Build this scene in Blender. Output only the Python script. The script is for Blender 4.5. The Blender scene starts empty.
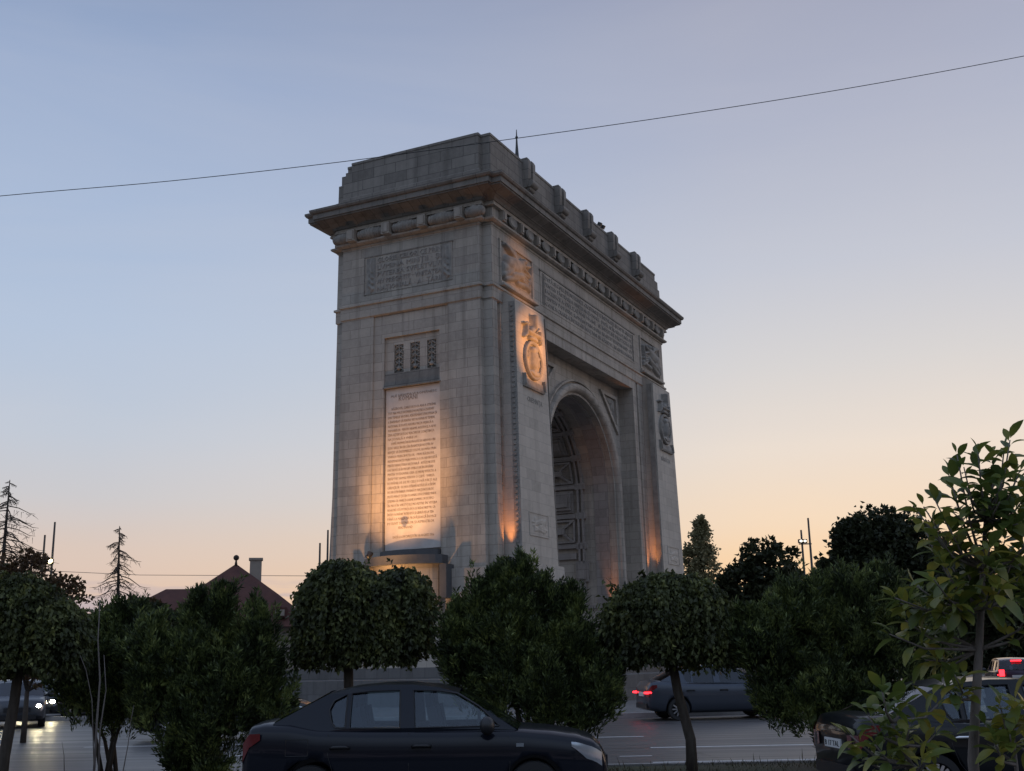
import bpy, bmesh, math, random
import numpy as np
from mathutils import Vector, Matrix, Euler
random.seed(7); rng = np.random.default_rng(11)
scene = bpy.context.scene
COL = scene.collection
R = math.radians
# ------------------------------------------------------------------ camera geometry (measured from the photograph)
FPX, PITCH, ROLL, YAW, EYE = 1140.0, R(13.7211), R(-1.1148), R(26.2043), 1.7
_fw = Vector((0, math.cos(PITCH), math.sin(PITCH))); _up0 = Vector((0, -math.sin(PITCH), math.cos(PITCH))); _rt0 = Vector((1, 0, 0))
_c, _s = math.cos(ROLL), math.sin(ROLL)
_rt = _c*_rt0 + _s*_up0; _up = -_s*_rt0 + _c*_up0
def at(x, y, Y):
    """world point at depth Y seen at picture position x, y (used to survey positions only)"""
    d = _fw + _rt*((x-512)/FPX) - _up*((y-385.5)/FPX)
    return Vector((0, 0, EYE)) + d*(Y/d.y)
def ppm(Y): return FPX/(Y*math.cos(PITCH))
cam = bpy.data.cameras.new('camera'); camo = bpy.data.objects.new('camera', cam); COL.objects.link(camo)
cam.sensor_width = 36; cam.lens = FPX*36/1024; cam.clip_end = 3000; cam.clip_start = .1
camo.matrix_world = Matrix((( _rt.x,_up.x,-_fw.x,0),(_rt.y,_up.y,-_fw.y,0),(_rt.z,_up.z,-_fw.z,EYE),(0,0,0,1)))
scene.camera = camo
scene.view_settings.view_transform = 'Standard'; scene.view_settings.look = 'None'
scene.view_settings.exposure = 0.08; scene.view_settings.gamma = 1
scene.cycles.max_bounces = 5; scene.cycles.transparent_max_bounces = 8
scene.cycles.use_denoising = True
scene.cycles.sample_clamp_indirect = 4

# ------------------------------------------------------------------ materials
def mat(name, col=(.5,.5,.5), rough=.7, metal=0, spec=.5, coat=0, emit=None, es=0):
    m = bpy.data.materials.new(name); m.use_nodes = True
    b = m.node_tree.nodes['Principled BSDF']
    b.inputs['Base Color'].default_value = (*col, 1); b.inputs['Roughness'].default_value = rough
    b.inputs['Metallic'].default_value = metal; b.inputs['Specular IOR Level'].default_value = spec
    b.inputs['Coat Weight'].default_value = coat; b.inputs['Coat Roughness'].default_value = .04
    if emit: b.inputs['Emission Color'].default_value = (*emit, 1); b.inputs['Emission Strength'].default_value = es
    return m
class G:
    """tiny node-graph helper"""
    def __init__(s, m): s.t = m.node_tree; s.b = s.t.nodes.get('Principled BSDF')
    def n(s, typ, **kw):
        nd = s.t.nodes.new(typ)
        for k, v in kw.items():
            if k.startswith('i_'):
                key = k[2:]; key = int(key) if key.isdigit() else key.replace('_', ' ')
                nd.inputs[key].default_value = v
            else: setattr(nd, k, v)
        return nd
    def l(s, a, b): s.t.links.new(a, b)
    def math(s, op, a, b=None, clamp=False):
        nd = s.n('ShaderNodeMath', operation=op, use_clamp=clamp)
        for i, x in enumerate((a, b)):
            if x is None: continue
            if isinstance(x, (int, float)): nd.inputs[i].default_value = x
            else: s.l(x, nd.inputs[i])
        return nd.outputs[0]
    def ramp(s, fac, stops, interp='LINEAR'):
        nd = s.n('ShaderNodeValToRGB'); nd.color_ramp.interpolation = interp
        el = nd.color_ramp.elements
        while len(el) < len(stops): el.new(.5)
        for e, (p, c) in zip(el, stops): e.position = p; e.color = (*c, 1) if len(c) == 3 else c
        if fac is not None: s.l(fac, nd.inputs[0])
        return nd.outputs[0]
    def mix(s, fac, a, b, typ='MIX'):
        nd = s.n('ShaderNodeMix', data_type='RGBA', blend_type=typ)
        for i, x in ((0, fac), (6, a), (7, b)):
            if isinstance(x, (int, float)): nd.inputs[i].default_value = x
            elif isinstance(x, tuple): nd.inputs[i].default_value = (*x, 1)
            else: s.l(x, nd.inputs[i])
        return nd.outputs[2]
    def noise(s, vec, scale, detail=4, rough=.55, dist=0):
        nd = s.n('ShaderNodeTexNoise', i_Scale=scale, i_Detail=detail, i_Roughness=rough, i_Distortion=dist)
        if vec is not None: s.l(vec, nd.inputs['Vector'])
        return nd.outputs[0]
    def mapping(s, vec, scale=(1,1,1), loc=(0,0,0)):
        nd = s.n('ShaderNodeMapping'); nd.inputs['Scale'].default_value = scale; nd.inputs['Location'].default_value = loc
        s.l(vec, nd.inputs['Vector']); return nd.outputs[0]

def stone(name, c1, c2, mortar, bw=1.15, bh=.42, grime=.35, joint=.012, bumpd=.35, streak=.3, warm=(.40,.30,.21)):
    m = mat(name, c1, .85, spec=.25); g = G(m)
    tc = g.n('ShaderNodeTexCoord'); ob = tc.outputs['Object']
    sx = g.n('ShaderNodeSeparateXYZ'); g.l(ob, sx.inputs[0])
    ge = g.n('ShaderNodeNewGeometry'); vt = g.n('ShaderNodeVectorTransform', vector_type='NORMAL', convert_from='WORLD', convert_to='OBJECT')
    g.l(ge.outputs['True Normal'], vt.inputs[0]); sn = g.n('ShaderNodeSeparateXYZ'); g.l(vt.outputs[0], sn.inputs[0])
    ax = g.math('ABSOLUTE', sn.outputs[0]); pick = g.math('GREATER_THAN', ax, .6)
    az = g.math('ABSOLUTE', sn.outputs[2]); pz = g.math('GREATER_THAN', az, .8)
    mu = g.n('ShaderNodeMix', data_type='FLOAT'); g.l(pick, mu.inputs[0]); g.l(sx.outputs[0], mu.inputs[2]); g.l(sx.outputs[1], mu.inputs[3])
    mz = g.n('ShaderNodeMix', data_type='FLOAT'); g.l(pz, mz.inputs[0]); g.l(sx.outputs[2], mz.inputs[2]); g.l(sx.outputs[1], mz.inputs[3])
    cv = g.n('ShaderNodeCombineXYZ'); g.l(mu.outputs[0], cv.inputs[0]); g.l(mz.outputs[0], cv.inputs[1])
    br = g.n('ShaderNodeTexBrick', offset=.5, squash=1); br.offset_frequency = 2
    g.l(cv.outputs[0], br.inputs['Vector'])
    for k, v in (('Scale', 1), ('Mortar Size', joint), ('Mortar Smooth', .3), ('Bias', -.15), ('Brick Width', bw), ('Row Height', bh)): br.inputs[k].default_value = v
    br.inputs['Color1'].default_value = (0, 0, 0, 1); br.inputs['Color2'].default_value = (1, 1, 1, 1); br.inputs['Mortar'].default_value = (.5, .5, .5, 1)
    base = g.ramp(br.outputs['Color'], [(0, c1), (.55, c2), (.7, tuple(x*.93 for x in c1)), (.82, tuple(x*.84 for x in c2)), (.88, tuple(x*1.06 for x in c1)), (.955, tuple(x*1.0 for x in c2)), (.975, tuple(x*.55 for x in warm))])
    n1 = g.noise(ob, .35, 6, .6); n2 = g.noise(ob, 5, 6, .65)
    base = g.mix(g.ramp(n1, [(.35, (0,0,0)), (.7, (1,1,1))]), base, g.mix(grime, base, tuple(x*.55 for x in c1)))
    base = g.mix(g.ramp(n2, [(.3, (0,0,0)), (.75, (.35,.35,.35))]), base, tuple(min(1, x*1.25) for x in c1))
    sv = g.mapping(ob, (2.4, 2.4, .12)); n3 = g.noise(sv, 1.0, 5, .6)
    base = g.mix(g.math('MULTIPLY', g.ramp(n3, [(.5, (0,0,0)), (.72, (1,1,1))]), streak), base, tuple(x*.42 for x in c1))
    base = g.mix(g.math('MULTIPLY', br.outputs['Fac'], .5), base, mortar)
    g.l(base, g.b.inputs['Base Color'])
    h = g.math('ADD', g.math('MULTIPLY', n2, .5), g.math('MULTIPLY', br.outputs['Fac'], -1.0))
    bp = g.n('ShaderNodeBump', i_Strength=bumpd, i_Distance=.03); g.l(h, bp.inputs['Height']); g.l(bp.outputs[0], g.b.inputs['Normal'])
    return m
def rough_mat(name, c1, c2, scale=3, rough=.85, bump=.2, spec=.3, stretch=(1,1,1), det=6):
    m = mat(name, c1, rough, spec=spec); g = G(m)
    tc = g.n('ShaderNodeTexCoord'); v = g.mapping(tc.outputs['Object'], stretch)
    n = g.noise(v, scale, det, .6)
    g.l(g.mix(g.ramp(n, [(.3, (0,0,0)), (.7, (1,1,1))]), c1, c2), g.b.inputs['Base Color'])
    bp = g.n('ShaderNodeBump', i_Strength=bump, i_Distance=.02); g.l(g.noise(v, scale*6, 4), bp.inputs['Height']); g.l(bp.outputs[0], g.b.inputs['Normal'])
    return m
def leaf_mat(name, stops, rough=.55, trans=.3, spec=.35):
    m = mat(name, stops[0][1], rough, spec=spec); g = G(m)
    ge = g.n('ShaderNodeNewGeometry')
    tc = g.n('ShaderNodeTexCoord'); n = g.noise(tc.outputs['Object'], 2.6, 2, .5, 1.0)
    f = g.math('ADD', g.math('MULTIPLY', ge.outputs['Random Per Island'], .38), g.math('SUBTRACT', g.math('MULTIPLY', n, 1.5), .43))
    c = g.ramp(f, stops); g.l(c, g.b.inputs['Base Color'])
    tr = g.n('ShaderNodeBsdfTranslucent'); g.l(c, tr.inputs['Color'])
    mx = g.n('ShaderNodeMixShader', i_0=trans); g.l(g.b.outputs[0], mx.inputs[1]); g.l(tr.outputs[0], mx.inputs[2])
    g.l(mx.outputs[0], g.t.nodes['Material Output'].inputs['Surface'])
    return m
def glass_mat(name, tint=(.5,.56,.58), gl=.12, rough=.02):
    m = bpy.data.materials.new(name); m.use_nodes = True; g = G(m)
    t = g.n('ShaderNodeBsdfTransparent'); t.inputs[0].default_value = (*tint, 1)
    s = g.n('ShaderNodeBsdfGlossy', i_Roughness=rough); s.inputs['Color'].default_value = (.9,.93,1,1)
    fr = g.n('ShaderNodeFresnel', i_IOR=1.5); f = g.math('ADD', g.math('MULTIPLY', fr.outputs[0], 1.4), gl, True)
    mx = g.n('ShaderNodeMixShader'); g.l(f, mx.inputs[0]); g.l(t.outputs[0], mx.inputs[1]); g.l(s.outputs[0], mx.inputs[2])
    g.l(mx.outputs[0], g.t.nodes['Material Output'].inputs['Surface']); return m

M = {}
M['wall'] = stone('pale ashlar stone', (.50,.44,.37), (.385,.34,.295), (.12,.10,.085), 1.2, .46, grime=.7, joint=.010, streak=.7, bumpd=.5)
M['pier'] = stone('pale smooth ashlar', (.54,.485,.415), (.47,.425,.365), (.22,.195,.17), 1.0, .5, grime=.35, joint=.009, bumpd=.3, streak=.3)
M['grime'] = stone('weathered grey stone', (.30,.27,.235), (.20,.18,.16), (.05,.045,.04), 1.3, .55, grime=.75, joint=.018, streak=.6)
M['relief'] = rough_mat('carved stone', (.38,.35,.31), (.22,.205,.185), 2.2, .9, .3)
M['marble'] = rough_mat('white marble', (.62,.58,.54), (.48,.45,.42), 1.4, .5, .06)
M['ink'] = rough_mat('dark incised letters', (.25,.20,.17), (.34,.28,.24), 8)
M['letters'] = rough_mat('worn stone letters', (.27,.25,.225), (.36,.33,.30), 3)
M['vault'] = stone('darker vault stone', (.38,.335,.30), (.28,.25,.23), (.12,.105,.09), .95, .5, grime=.5, bumpd=.5)  # vault stone has a darker base colour than the walls
M['bronze'] = rough_mat('dark bronze', (.05,.055,.06), (.08,.08,.075), 3, .5)
M['slab'] = rough_mat('dark grey slab', (.085,.086,.09), (.12,.118,.118), 2, .6)  # ledge slab in dark grey with slight random tone
M['bark'] = rough_mat('grey brown bark', (.05,.04,.032), (.09,.075,.06), 9, .9, .6, stretch=(2,2,.4))
M['palebark'] = rough_mat('pale young bark', (.22,.19,.17), (.13,.11,.10), 12, .85, .4, stretch=(2,2,.5))
M['darkbark'] = rough_mat('dark bark', (.05,.04,.034), (.08,.065,.05), 6)
M['metal'] = mat('painted steel pole', (.10,.10,.10), .5, .3)
M['black'] = mat('black plastic', (.012,.012,.014), .45)
M['rubber'] = mat('tyre rubber', (.02,.02,.021), .8)
M['alloy'] = mat('alloy rim', (.42,.43,.45), .3, .9)
M['interior'] = mat('dark car interior', (.025,.027,.03), .8)
M['chrome'] = mat('chrome trim', (.75,.75,.75), .12, 1)
M['plate'] = mat('white number plate', (.7,.7,.68), .4)
M['glass'] = glass_mat('tinted window glass', (.78,.84,.86), -.015)
M['darkglass'] = glass_mat('dark window glass', (.10,.12,.13), 0)
M['lampglass'] = mat('clear headlamp glass', (.33,.36,.40), .12, .5, coat=1)
M['redoff'] = mat('red tail lamp', (.13,.004,.007), .2, coat=1)
M['redon'] = mat('lit red tail lamp', (.5,.01,.01), .3, emit=(1,.02,.03), es=5)
M['headon'] = mat('lit headlamp', (1,1,1), .3, emit=(1,.86,.52), es=260)
M['lampon'] = mat('lit floodlamp', (1,1,1), .3, emit=(1,.82,.38), es=9)
M['lampwhite'] = mat('lit white lamp', (1,1,1), .3, emit=(1,.92,.75), es=3)
M['amber'] = mat('amber lamp', (1,.5,.1), .3, emit=(1,.5,.12), es=6)
M['chip'] = mat('floodlight lens', (1,.8,.5), .3, emit=(1,.5,.15), es=2)
M['roof'] = rough_mat('brown roof tiles', (.135,.062,.05), (.09,.045,.04), 1.5, .9, .3)
M['plaster'] = rough_mat('pale plaster', (.42,.36,.30), (.33,.29,.25), 1)

def paint(name, col, flake=.0, rough=.32):
    m = mat(name, col, rough, metal=flake, coat=.45, spec=.12); return m
# ------------------------------------------------------------------ mesh builder
BAT = .0125
def batter(p):
    u, v, z = p
    k = BAT*max(0.0, 18.45-z)
    return (u, v + k*(v-4.4)/4.4, z)
class MB:
    def __init__(s): s.v = []; s.f = []
    def add(s, vs, fs):
        o = len(s.v); s.v += [tuple(p) for p in vs]; s.f += [tuple(i+o for i in f) for f in fs]
    def box(s, a0, a1, b0, b1, c0, c1):
        s.add([(a0,b0,c0),(a1,b0,c0),(a1,b1,c0),(a0,b1,c0),(a0,b0,c1),(a1,b0,c1),(a1,b1,c1),(a0,b1,c1)],
              [(3,2,1,0),(4,5,6,7),(0,1,5,4),(1,2,6,5),(2,3,7,6),(3,0,4,7)])
    def hexa(s, bot, top): s.add(list(bot)+list(top), [(3,2,1,0),(4,5,6,7),(0,1,5,4),(1,2,6,5),(2,3,7,6),(3,0,4,7)])
    def obox(s, c, size, rot=Euler((0,0,0))):
        m = rot.to_matrix(); c = Vector(c); hx, hy, hz = [q/2 for q in size]
        s.add([c + m@Vector(p) for p in [(-hx,-hy,-hz),(hx,-hy,-hz),(hx,hy,-hz),(-hx,hy,-hz),(-hx,-hy,hz),(hx,-hy,hz),(hx,hy,hz),(-hx,hy,hz)]],
              [(3,2,1,0),(4,5,6,7),(0,1,5,4),(1,2,6,5),(2,3,7,6),(3,0,4,7)])
    def prism(s, poly, fn, t0, t1):
        n = len(poly); a = [fn(x, y, t0) for x, y in poly]; b = [fn(x, y, t1) for x, y in poly]
        s.add(a+b, [tuple(range(n))[::-1], tuple(range(n, 2*n))] + [(i, (i+1) % n, n+(i+1) % n, n+i) for i in range(n)])
    def tube(s, pts, rad, n=8, caps=True):
        pts = [Vector(p) for p in pts]; rad = rad if hasattr(rad, '__len__') else [rad]*len(pts)
        rings = []; ref = None
        for i, p in enumerate(pts):
            d = (pts[min(i+1, len(pts)-1)] - pts[max(i-1, 0)])
            d = d.normalized() if d.length > 1e-9 else Vector((0,0,1))
            if ref is None: ref = d.orthogonal().normalized()
            x = (ref - d*ref.dot(d)); x = x.normalized() if x.length > 1e-6 else d.orthogonal().normalized(); ref = x
            y = d.cross(x)
            rings.append([p + (x*math.cos(2*math.pi*k/n) + y*math.sin(2*math.pi*k/n))*rad[i] for k in range(n)])
        vs = [q for r_ in rings for q in r_]
        fs = [(i*n+k, i*n+(k+1) % n, (i+1)*n+(k+1) % n, (i+1)*n+k) for i in range(len(pts)-1) for k in range(n)]
        if caps: fs += [tuple(range(n))[::-1], tuple(range((len(pts)-1)*n, len(pts)*n))]
        s.add(vs, fs)
    def lathe(s, prof, fn, n=24, closed=False):
        """prof: (r, h); fn(x, y, h) -> point"""
        vs = [fn(r_*math.cos(2*math.pi*k/n), r_*math.sin(2*math.pi*k/n), h) for r_, h in prof for k in range(n)]
        m = len(prof); rows = m if closed else m-1
        fs = [(i*n+k, i*n+(k+1) % n, ((i+1) % m)*n+(k+1) % n, ((i+1) % m)*n+k) for i in range(rows) for k in range(n)]
        if not closed: fs += [tuple(range(n))[::-1], tuple(range((m-1)*n, m*n))]
        s.add(vs, fs)
    def ball(s, c, r, sc=(1,1,1), n=12, m=8):
        c = Vector(c)
        vs = [c + Vector((r*sc[0]*math.sin(math.pi*j/m)*math.cos(2*math.pi*i/n), r*sc[1]*math.sin(math.pi*j/m)*math.sin(2*math.pi*i/n), r*sc[2]*math.cos(math.pi*j/m))) for j in range(m+1) for i in range(n)]
        s.add(vs, [(j*n+i, (j+1)*n+i, (j+1)*n+(i+1) % n, j*n+(i+1) % n) for j in range(m) for i in range(n)])
    def sheet(s, grid):
        n = len(grid); m = len(grid[0])
        s.add([p for r_ in grid for p in r_], [(i*m+j, i*m+j+1, (i+1)*m+j+1, (i+1)*m+j) for i in range(n-1) for j in range(m-1)])
    def build(s, name, material, parent=None, smooth=False, bat=False, ang=None, merge=False):
        me = bpy.data.meshes.new(name)
        me.from_pydata([batter(p) for p in s.v] if bat else s.v, [], s.f)
        bm = bmesh.new(); bm.from_mesh(me)
        if merge: bmesh.ops.remove_doubles(bm, verts=bm.verts, dist=1e-5)
        bmesh.ops.recalc_face_normals(bm, faces=bm.faces)
        bm.to_mesh(me); bm.free()
        if smooth or ang:
            me.polygons.foreach_set('use_smooth', [True]*len(me.polygons))
            if ang: me.set_sharp_from_angle(angle=R(ang))
        me.materials.append(material)
        o = bpy.data.objects.new(name, me); COL.objects.link(o)
        if parent: o.parent = parent
        return o
def tag(o, label=None, cat=None, group=None, kind=None):
    if label: o['label'] = label
    if cat: o['category'] = cat
    if group: o['group'] = group
    if kind: o['kind'] = kind
    return o
def empty(name, loc=(0,0,0), rz=0):
    o = bpy.data.objects.new(name, None); COL.objects.link(o); o.location = loc; o.rotation_euler = (0,0,rz); o.empty_display_size = .3
    return o
def copy_tree(o, parent=None):
    c = o.copy(); COL.objects.link(c); c.parent = parent
    for ch in [x for x in COL.objects if x.parent == o]: copy_tree(ch, c)
    return c

# ------------------------------------------------------------------ world: dusk sky, glow beyond the arch to the right
w = bpy.data.worlds.new('World'); scene.world = w; w.use_nodes = True
g = G(w); bg = w.node_tree.nodes['Background']
tc = g.n('ShaderNodeTexCoord'); nv = g.n('ShaderNodeVectorMath', operation='NORMALIZE'); g.l(tc.outputs['Generated'], nv.inputs[0])
sp = g.n('ShaderNodeSeparateXYZ'); g.l(nv.outputs[0], sp.inputs[0])
el = g.math('MULTIPLY', g.math('ARCSINE', sp.outputs[2]), 180/math.pi/90)       # elevation, 0..1 = 0..90 degrees
def srgb(r_, g_, b_): return tuple(((c/255)/12.92 if c/255 <= .04045 else ((c/255+.055)/1.055)**2.4) for c in (r_, g_, b_))
d_ = 1/90
cool = g.ramp(el, [(0, srgb(200,165,150)), (3.5*d_, srgb(217,189,171)), (5.5*d_, srgb(212,192,180)), (8*d_, srgb(196,195,199)), (11*d_, srgb(186,195,209)), (16*d_, srgb(173,190,214)), (22*d_, srgb(161,180,209)), (28*d_, srgb(146,166,199)), (34*d_, srgb(130,148,180)), (60*d_, srgb(140,158,190)), (1, srgb(140,156,188))])
warm = g.ramp(el, [(0, srgb(245,188,126)), (4*d_, srgb(248,206,154)), (6.5*d_, srgb(242,215,184)), (10*d_, srgb(231,217,203)), (14*d_, srgb(212,208,206)), (19*d_, srgb(192,195,206)), (26*d_, srgb(170,175,194)), (34*d_, srgb(148,153,176)), (1, srgb(142,152,182))])
SUNAZ = R(22)     # glow: to the right of straight ahead (clockwise from +y)
hn = g.n('ShaderNodeVectorMath', operation='MULTIPLY'); g.l(nv.outputs[0], hn.inputs[0]); hn.inputs[1].default_value = (1,1,0)
hh = g.n('ShaderNodeVectorMath', operation='NORMALIZE'); g.l(hn.outputs[0], hh.inputs[0])
dt = g.n('ShaderNodeVectorMath', operation='DOT_PRODUCT'); g.l(hh.outputs[0], dt.inputs[0]); dt.inputs[1].default_value = (math.sin(SUNAZ), math.cos(SUNAZ), 0)
ang = g.math('MULTIPLY', g.math('ARCCOSINE', dt.outputs['Value']), 180/math.pi/180)
fac = g.ramp(ang, [(0, (1,1,1)), (10/180, (.92,)*3), (26/180, (.42,)*3), (42/180, (.06,)*3), (60/180, (0,0,0))])
sky = g.mix(fac, cool, warm)
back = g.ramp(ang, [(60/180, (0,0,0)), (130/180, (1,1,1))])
sky = g.mix(g.math('MULTIPLY', back, g.ramp(el, [(0, (1,1,1)), (13*d_, (.9,.9,.9)), (22*d_, (0,0,0))])), sky, (.02,.022,.026))  # unseen sky behind the camera, darkened low down to dim reflections
sky = g.mix(g.math('MULTIPLY', back, .45), sky, g.mix(1.0, sky, (2.1,2.05,1.95), 'MULTIPLY'))  # unseen sky behind the camera, brightened as added fill light
# a thin low bank of blue cloud on the left horizon
cl = g.noise(g.mapping(nv.outputs[0], (7, 7, 60)), 1.6, 4, .5)
cm = g.math('MULTIPLY', g.ramp(cl, [(.46, (0,0,0)), (.56, (1,1,1))]), g.ramp(el, [(2.6*d_, (1,1,1)), (4.6*d_, (0,0,0))]))
cm = g.math('MULTIPLY', cm, g.ramp(ang, [(20/180, (0,0,0)), (34/180, (.75,.75,.75))]))
sky = g.mix(cm, sky, srgb(165,160,178))
hz_ = g.noise(g.mapping(nv.outputs[0], (1.2, 1.2, 7)), 1.3, 5, .55, .6)
sky = g.mix(g.ramp(hz_, [(.42, (0,0,0)), (.75, (.16,.16,.16))]), sky, (.62,.60,.62))
below = g.math('LESS_THAN', sp.outputs[2], -.01)
sky = g.mix(below, sky, (.03,.03,.033))
# the physical sky adds its share of twilight
ns = g.n('ShaderNodeTexSky', sky_type='NISHITA'); ns.sun_disc = False; ns.sun_elevation = R(.5); ns.sun_rotation = SUNAZ
sky = g.mix(.003, sky, ns.outputs[0], 'ADD')
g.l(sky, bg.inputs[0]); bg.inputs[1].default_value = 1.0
sun = bpy.data.lights.new('sun', 'SUN'); sun.energy = .18; sun.angle = R(25); sun.color = (1,.72,.5)
so = bpy.data.objects.new('sun', sun); COL.objects.link(so)
so.rotation_euler = Vector((math.sin(R(62))*math.cos(R(5)), math.cos(R(62))*math.cos(R(5)), math.sin(R(5)))).to_track_quat('Z', 'Y').to_euler()

# ------------------------------------------------------------------ ground and road
def ground_mat():
    m = mat('dry verge earth and grass', (.06,.05,.035), .95); g = G(m)
    tc = g.n('ShaderNodeTexCoord'); n = g.noise(tc.outputs['Object'], 3, 8, .7); n2 = g.noise(tc.outputs['Object'], .3, 3)
    c = g.ramp(n, [(.3, (.035,.028,.02)), (.5, (.075,.058,.038)), (.7, (.05,.062,.026))])
    g.l(g.mix(g.ramp(n2, [(.4,(0,0,0)),(.65,(1,1,1))]), c, (.045,.055,.022)), g.b.inputs['Base Color'])
    bp = g.n('ShaderNodeBump', i_Strength=.9, i_Distance=.08); g.l(n, bp.inputs['Height']); g.l(bp.outputs[0], g.b.inputs['Normal']); return m
def road_mat():
    m = mat('worn asphalt', (.07,.068,.068), .5, spec=.55); g = G(m)
    tc = g.n('ShaderNodeTexCoord'); ob = tc.outputs['Object']
    a = g.noise(g.mapping(ob, (.05, 2.6, 1)), 1.0, 5, .6); b = g.noise(ob, 14, 5, .7); c = g.noise(ob, .25, 4)
    col = g.ramp(a, [(.3, (.04,.038,.038)), (.5, (.078,.074,.072)), (.7, (.135,.127,.122))])
    col = g.mix(g.math('MULTIPLY', b, .5), col, (.05,.05,.05)); col = g.mix(g.ramp(c, [(.45,(0,0,0)),(.6,(.35,.35,.35))]), col, (.045,.045,.047))
    vo = g.n('ShaderNodeTexVoronoi', feature='DISTANCE_TO_EDGE', i_Scale=.22); g.l(g.mapping(ob, (.5, 1.6, 1)), vo.inputs['Vector']); nz = g.noise(ob, 1.1, 5, .7)
    cr = g.math('MULTIPLY', g.math('LESS_THAN', vo.outputs['Distance'], .006), g.ramp(nz, [(.45,(0,0,0)),(.55,(1,1,1))])); col = g.mix(cr, col, (.015,.015,.015))
    pt = g.n('ShaderNodeTexVoronoi', i_Scale=.16); g.l(g.mapping(ob, (.4, 1.5, 1)), pt.inputs['Vector']); col = g.mix(g.math('MULTIPLY', g.math('GREATER_THAN', pt.outputs['Color'], .72), .4), col, (.05,.05,.052))
    g.l(col, g.b.inputs['Base Color'])
    g.l(g.ramp(a, [(.3, (.30,)*3), (.7, (.56,)*3)]), g.b.inputs['Roughness'])
    bp = g.n('ShaderNodeBump', i_Strength=.12, i_Distance=.02); g.l(g.math('ADD', a, g.math('MULTIPLY', b, .3)), bp.inputs['Height']); g.l(bp.outputs[0], g.b.inputs['Normal']); return m
M['ground'] = ground_mat(); M['road'] = road_mat()
M['line'] = rough_mat('worn white road paint', (.78,.78,.76), (.5,.5,.5), 5, .6, .1)
M['kerb'] = rough_mat('pale concrete kerb', (.36,.35,.34), (.27,.26,.25), 4, .8)
M['paving'] = stone('grey paving', (.17,.165,.16), (.14,.135,.13), (.07,.07,.07), .6, .6, grime=.4)
ISL = Vector((.7, 64, 0)); IR = 27.3
b = MB(); b.add([(-700,-60,0),(700,-60,0),(700,1500,0),(-700,1500,0)], [(0,1,2,3)])
tag(b.build('ground', M['ground']), kind='structure')
b = MB(); b.add([(-300,20.25,.004),(300,20.25,.004),(300,105,.004),(-300,105,.004)], [(0,1,2,3)])
tag(b.build('road', M['road']), kind='structure')
b = MB(); b.add([(-60,4,.004),(60,4,.004),(60,16.3,.004),(-60,16.3,.004)], [(0,1,2,3)])
tag(b.build('parking_lane', M['road']), kind='structure')
b = MB(); b.box(-120,120,20.08,20.23,-.1,.03); b.box(-60,60,16.3,16.45,-.1,.10)
tag(b.build('kerb', M['kerb']), kind='structure')
b = MB(); n = 120
ring = lambda r_, z, n=n: [(ISL.x+r_*math.cos(2*math.pi*i/n), ISL.y+r_*math.sin(2*math.pi*i/n), z) for i in range(n)]
v = ring(IR, 0)+ring(IR, .15)+ring(IR-.25, .15)+ring(IR-.25, .10)
b.add(v, [(j*n+i, j*n+(i+1)%n, (j+1)*n+(i+1)%n, (j+1)*n+i) for j in range(3) for i in range(n)])
tag(b.build('island_kerb', M['kerb']), kind='structure')
b = MB(); b.add(ring(IR-.25, .10), [tuple(range(n))]); tag(b.build('island_paving', M['paving']), kind='structure')
b = MB()
z = .008
b.add([(2.3,20.55,z),(60,20.55,z),(60,20.7,z),(2.3,20.7,z)], [(0,1,2,3)])
b.add([(-60,20.55,z),(-6,20.55,z),(-6,20.7,z),(-60,20.7,z)], [(0,1,2,3)])
for k in range(-9, 9):
    x0 = 2.65+k*9.0
    b.add([(x0,24.0,z),(x0+4.5,24.0,z),(x0+4.5,24.16,z),(x0,24.16,z)], [(0,1,2,3)])
    x0 = 2.9+k*9.0-4
    b.add([(x0,27.6,z),(x0+4.0,27.6,z),(x0+4.0,27.74,z),(x0,27.74,z)], [(0,1,2,3)])
for k in range(-4, 4):
    x0 = 1.85+k*7
    b.add([(x0,22.0,z),(x0+.6,22.0,z),(x0+.6,22.1,z),(x0,22.1,z)], [(0,1,2,3)])
b.build('road_marking', M['line'])
tag(bpy.data.objects['road_marking'], kind='structure')

# ------------------------------------------------------------------ the arch (local axes: u along the long face, v into its depth, z up)
KX, KY = -.85, 51.18
arch = empty('triumphal_arch', (KX, KY, 0), R(90)-YAW)
tag(arch, 'huge pale stone triumphal arch with deep cornice and warm floodlit inscription panels', 'triumphal arch')
LU, WV = 24.6, 8.8; CU, CV = 12.3, 4.4
def half_turn(o, dv=0):
    c = o.copy(); COL.objects.link(c); c.parent = o.parent
    c.location = (LU, WV-dv, 0); c.rotation_euler = (0, 0, math.pi); return c
FT = [(0,0,-1,-1),(LU,0,1,-1),(LU,.5,1,-1),(LU+.3,.5,1,-1),(LU+.3,8.3,1,1),(LU,8.3,1,1),(LU,WV,1,1),(0,WV,-1,1),(0,8.3,-1,1),(-.3,8.3,-1,1),(-.3,.5,-1,-1),(0,.5,-1,-1)]
def sweep(b, prof, cap=True):
    n = len(FT)
    vs = [(u+a*o, v+c*o, z) for o, z in prof for u, v, a, c in FT]
    fs = [(j*n+i, j*n+(i+1)%n, (j+1)*n+(i+1)%n, (j+1)*n+i) for j in range(len(prof)-1) for i in range(n)]
    if cap: fs += [tuple(range(n))[::-1], tuple(range((len(prof)-1)*n, len(prof)*n))]
    b.add(vs, fs)
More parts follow.
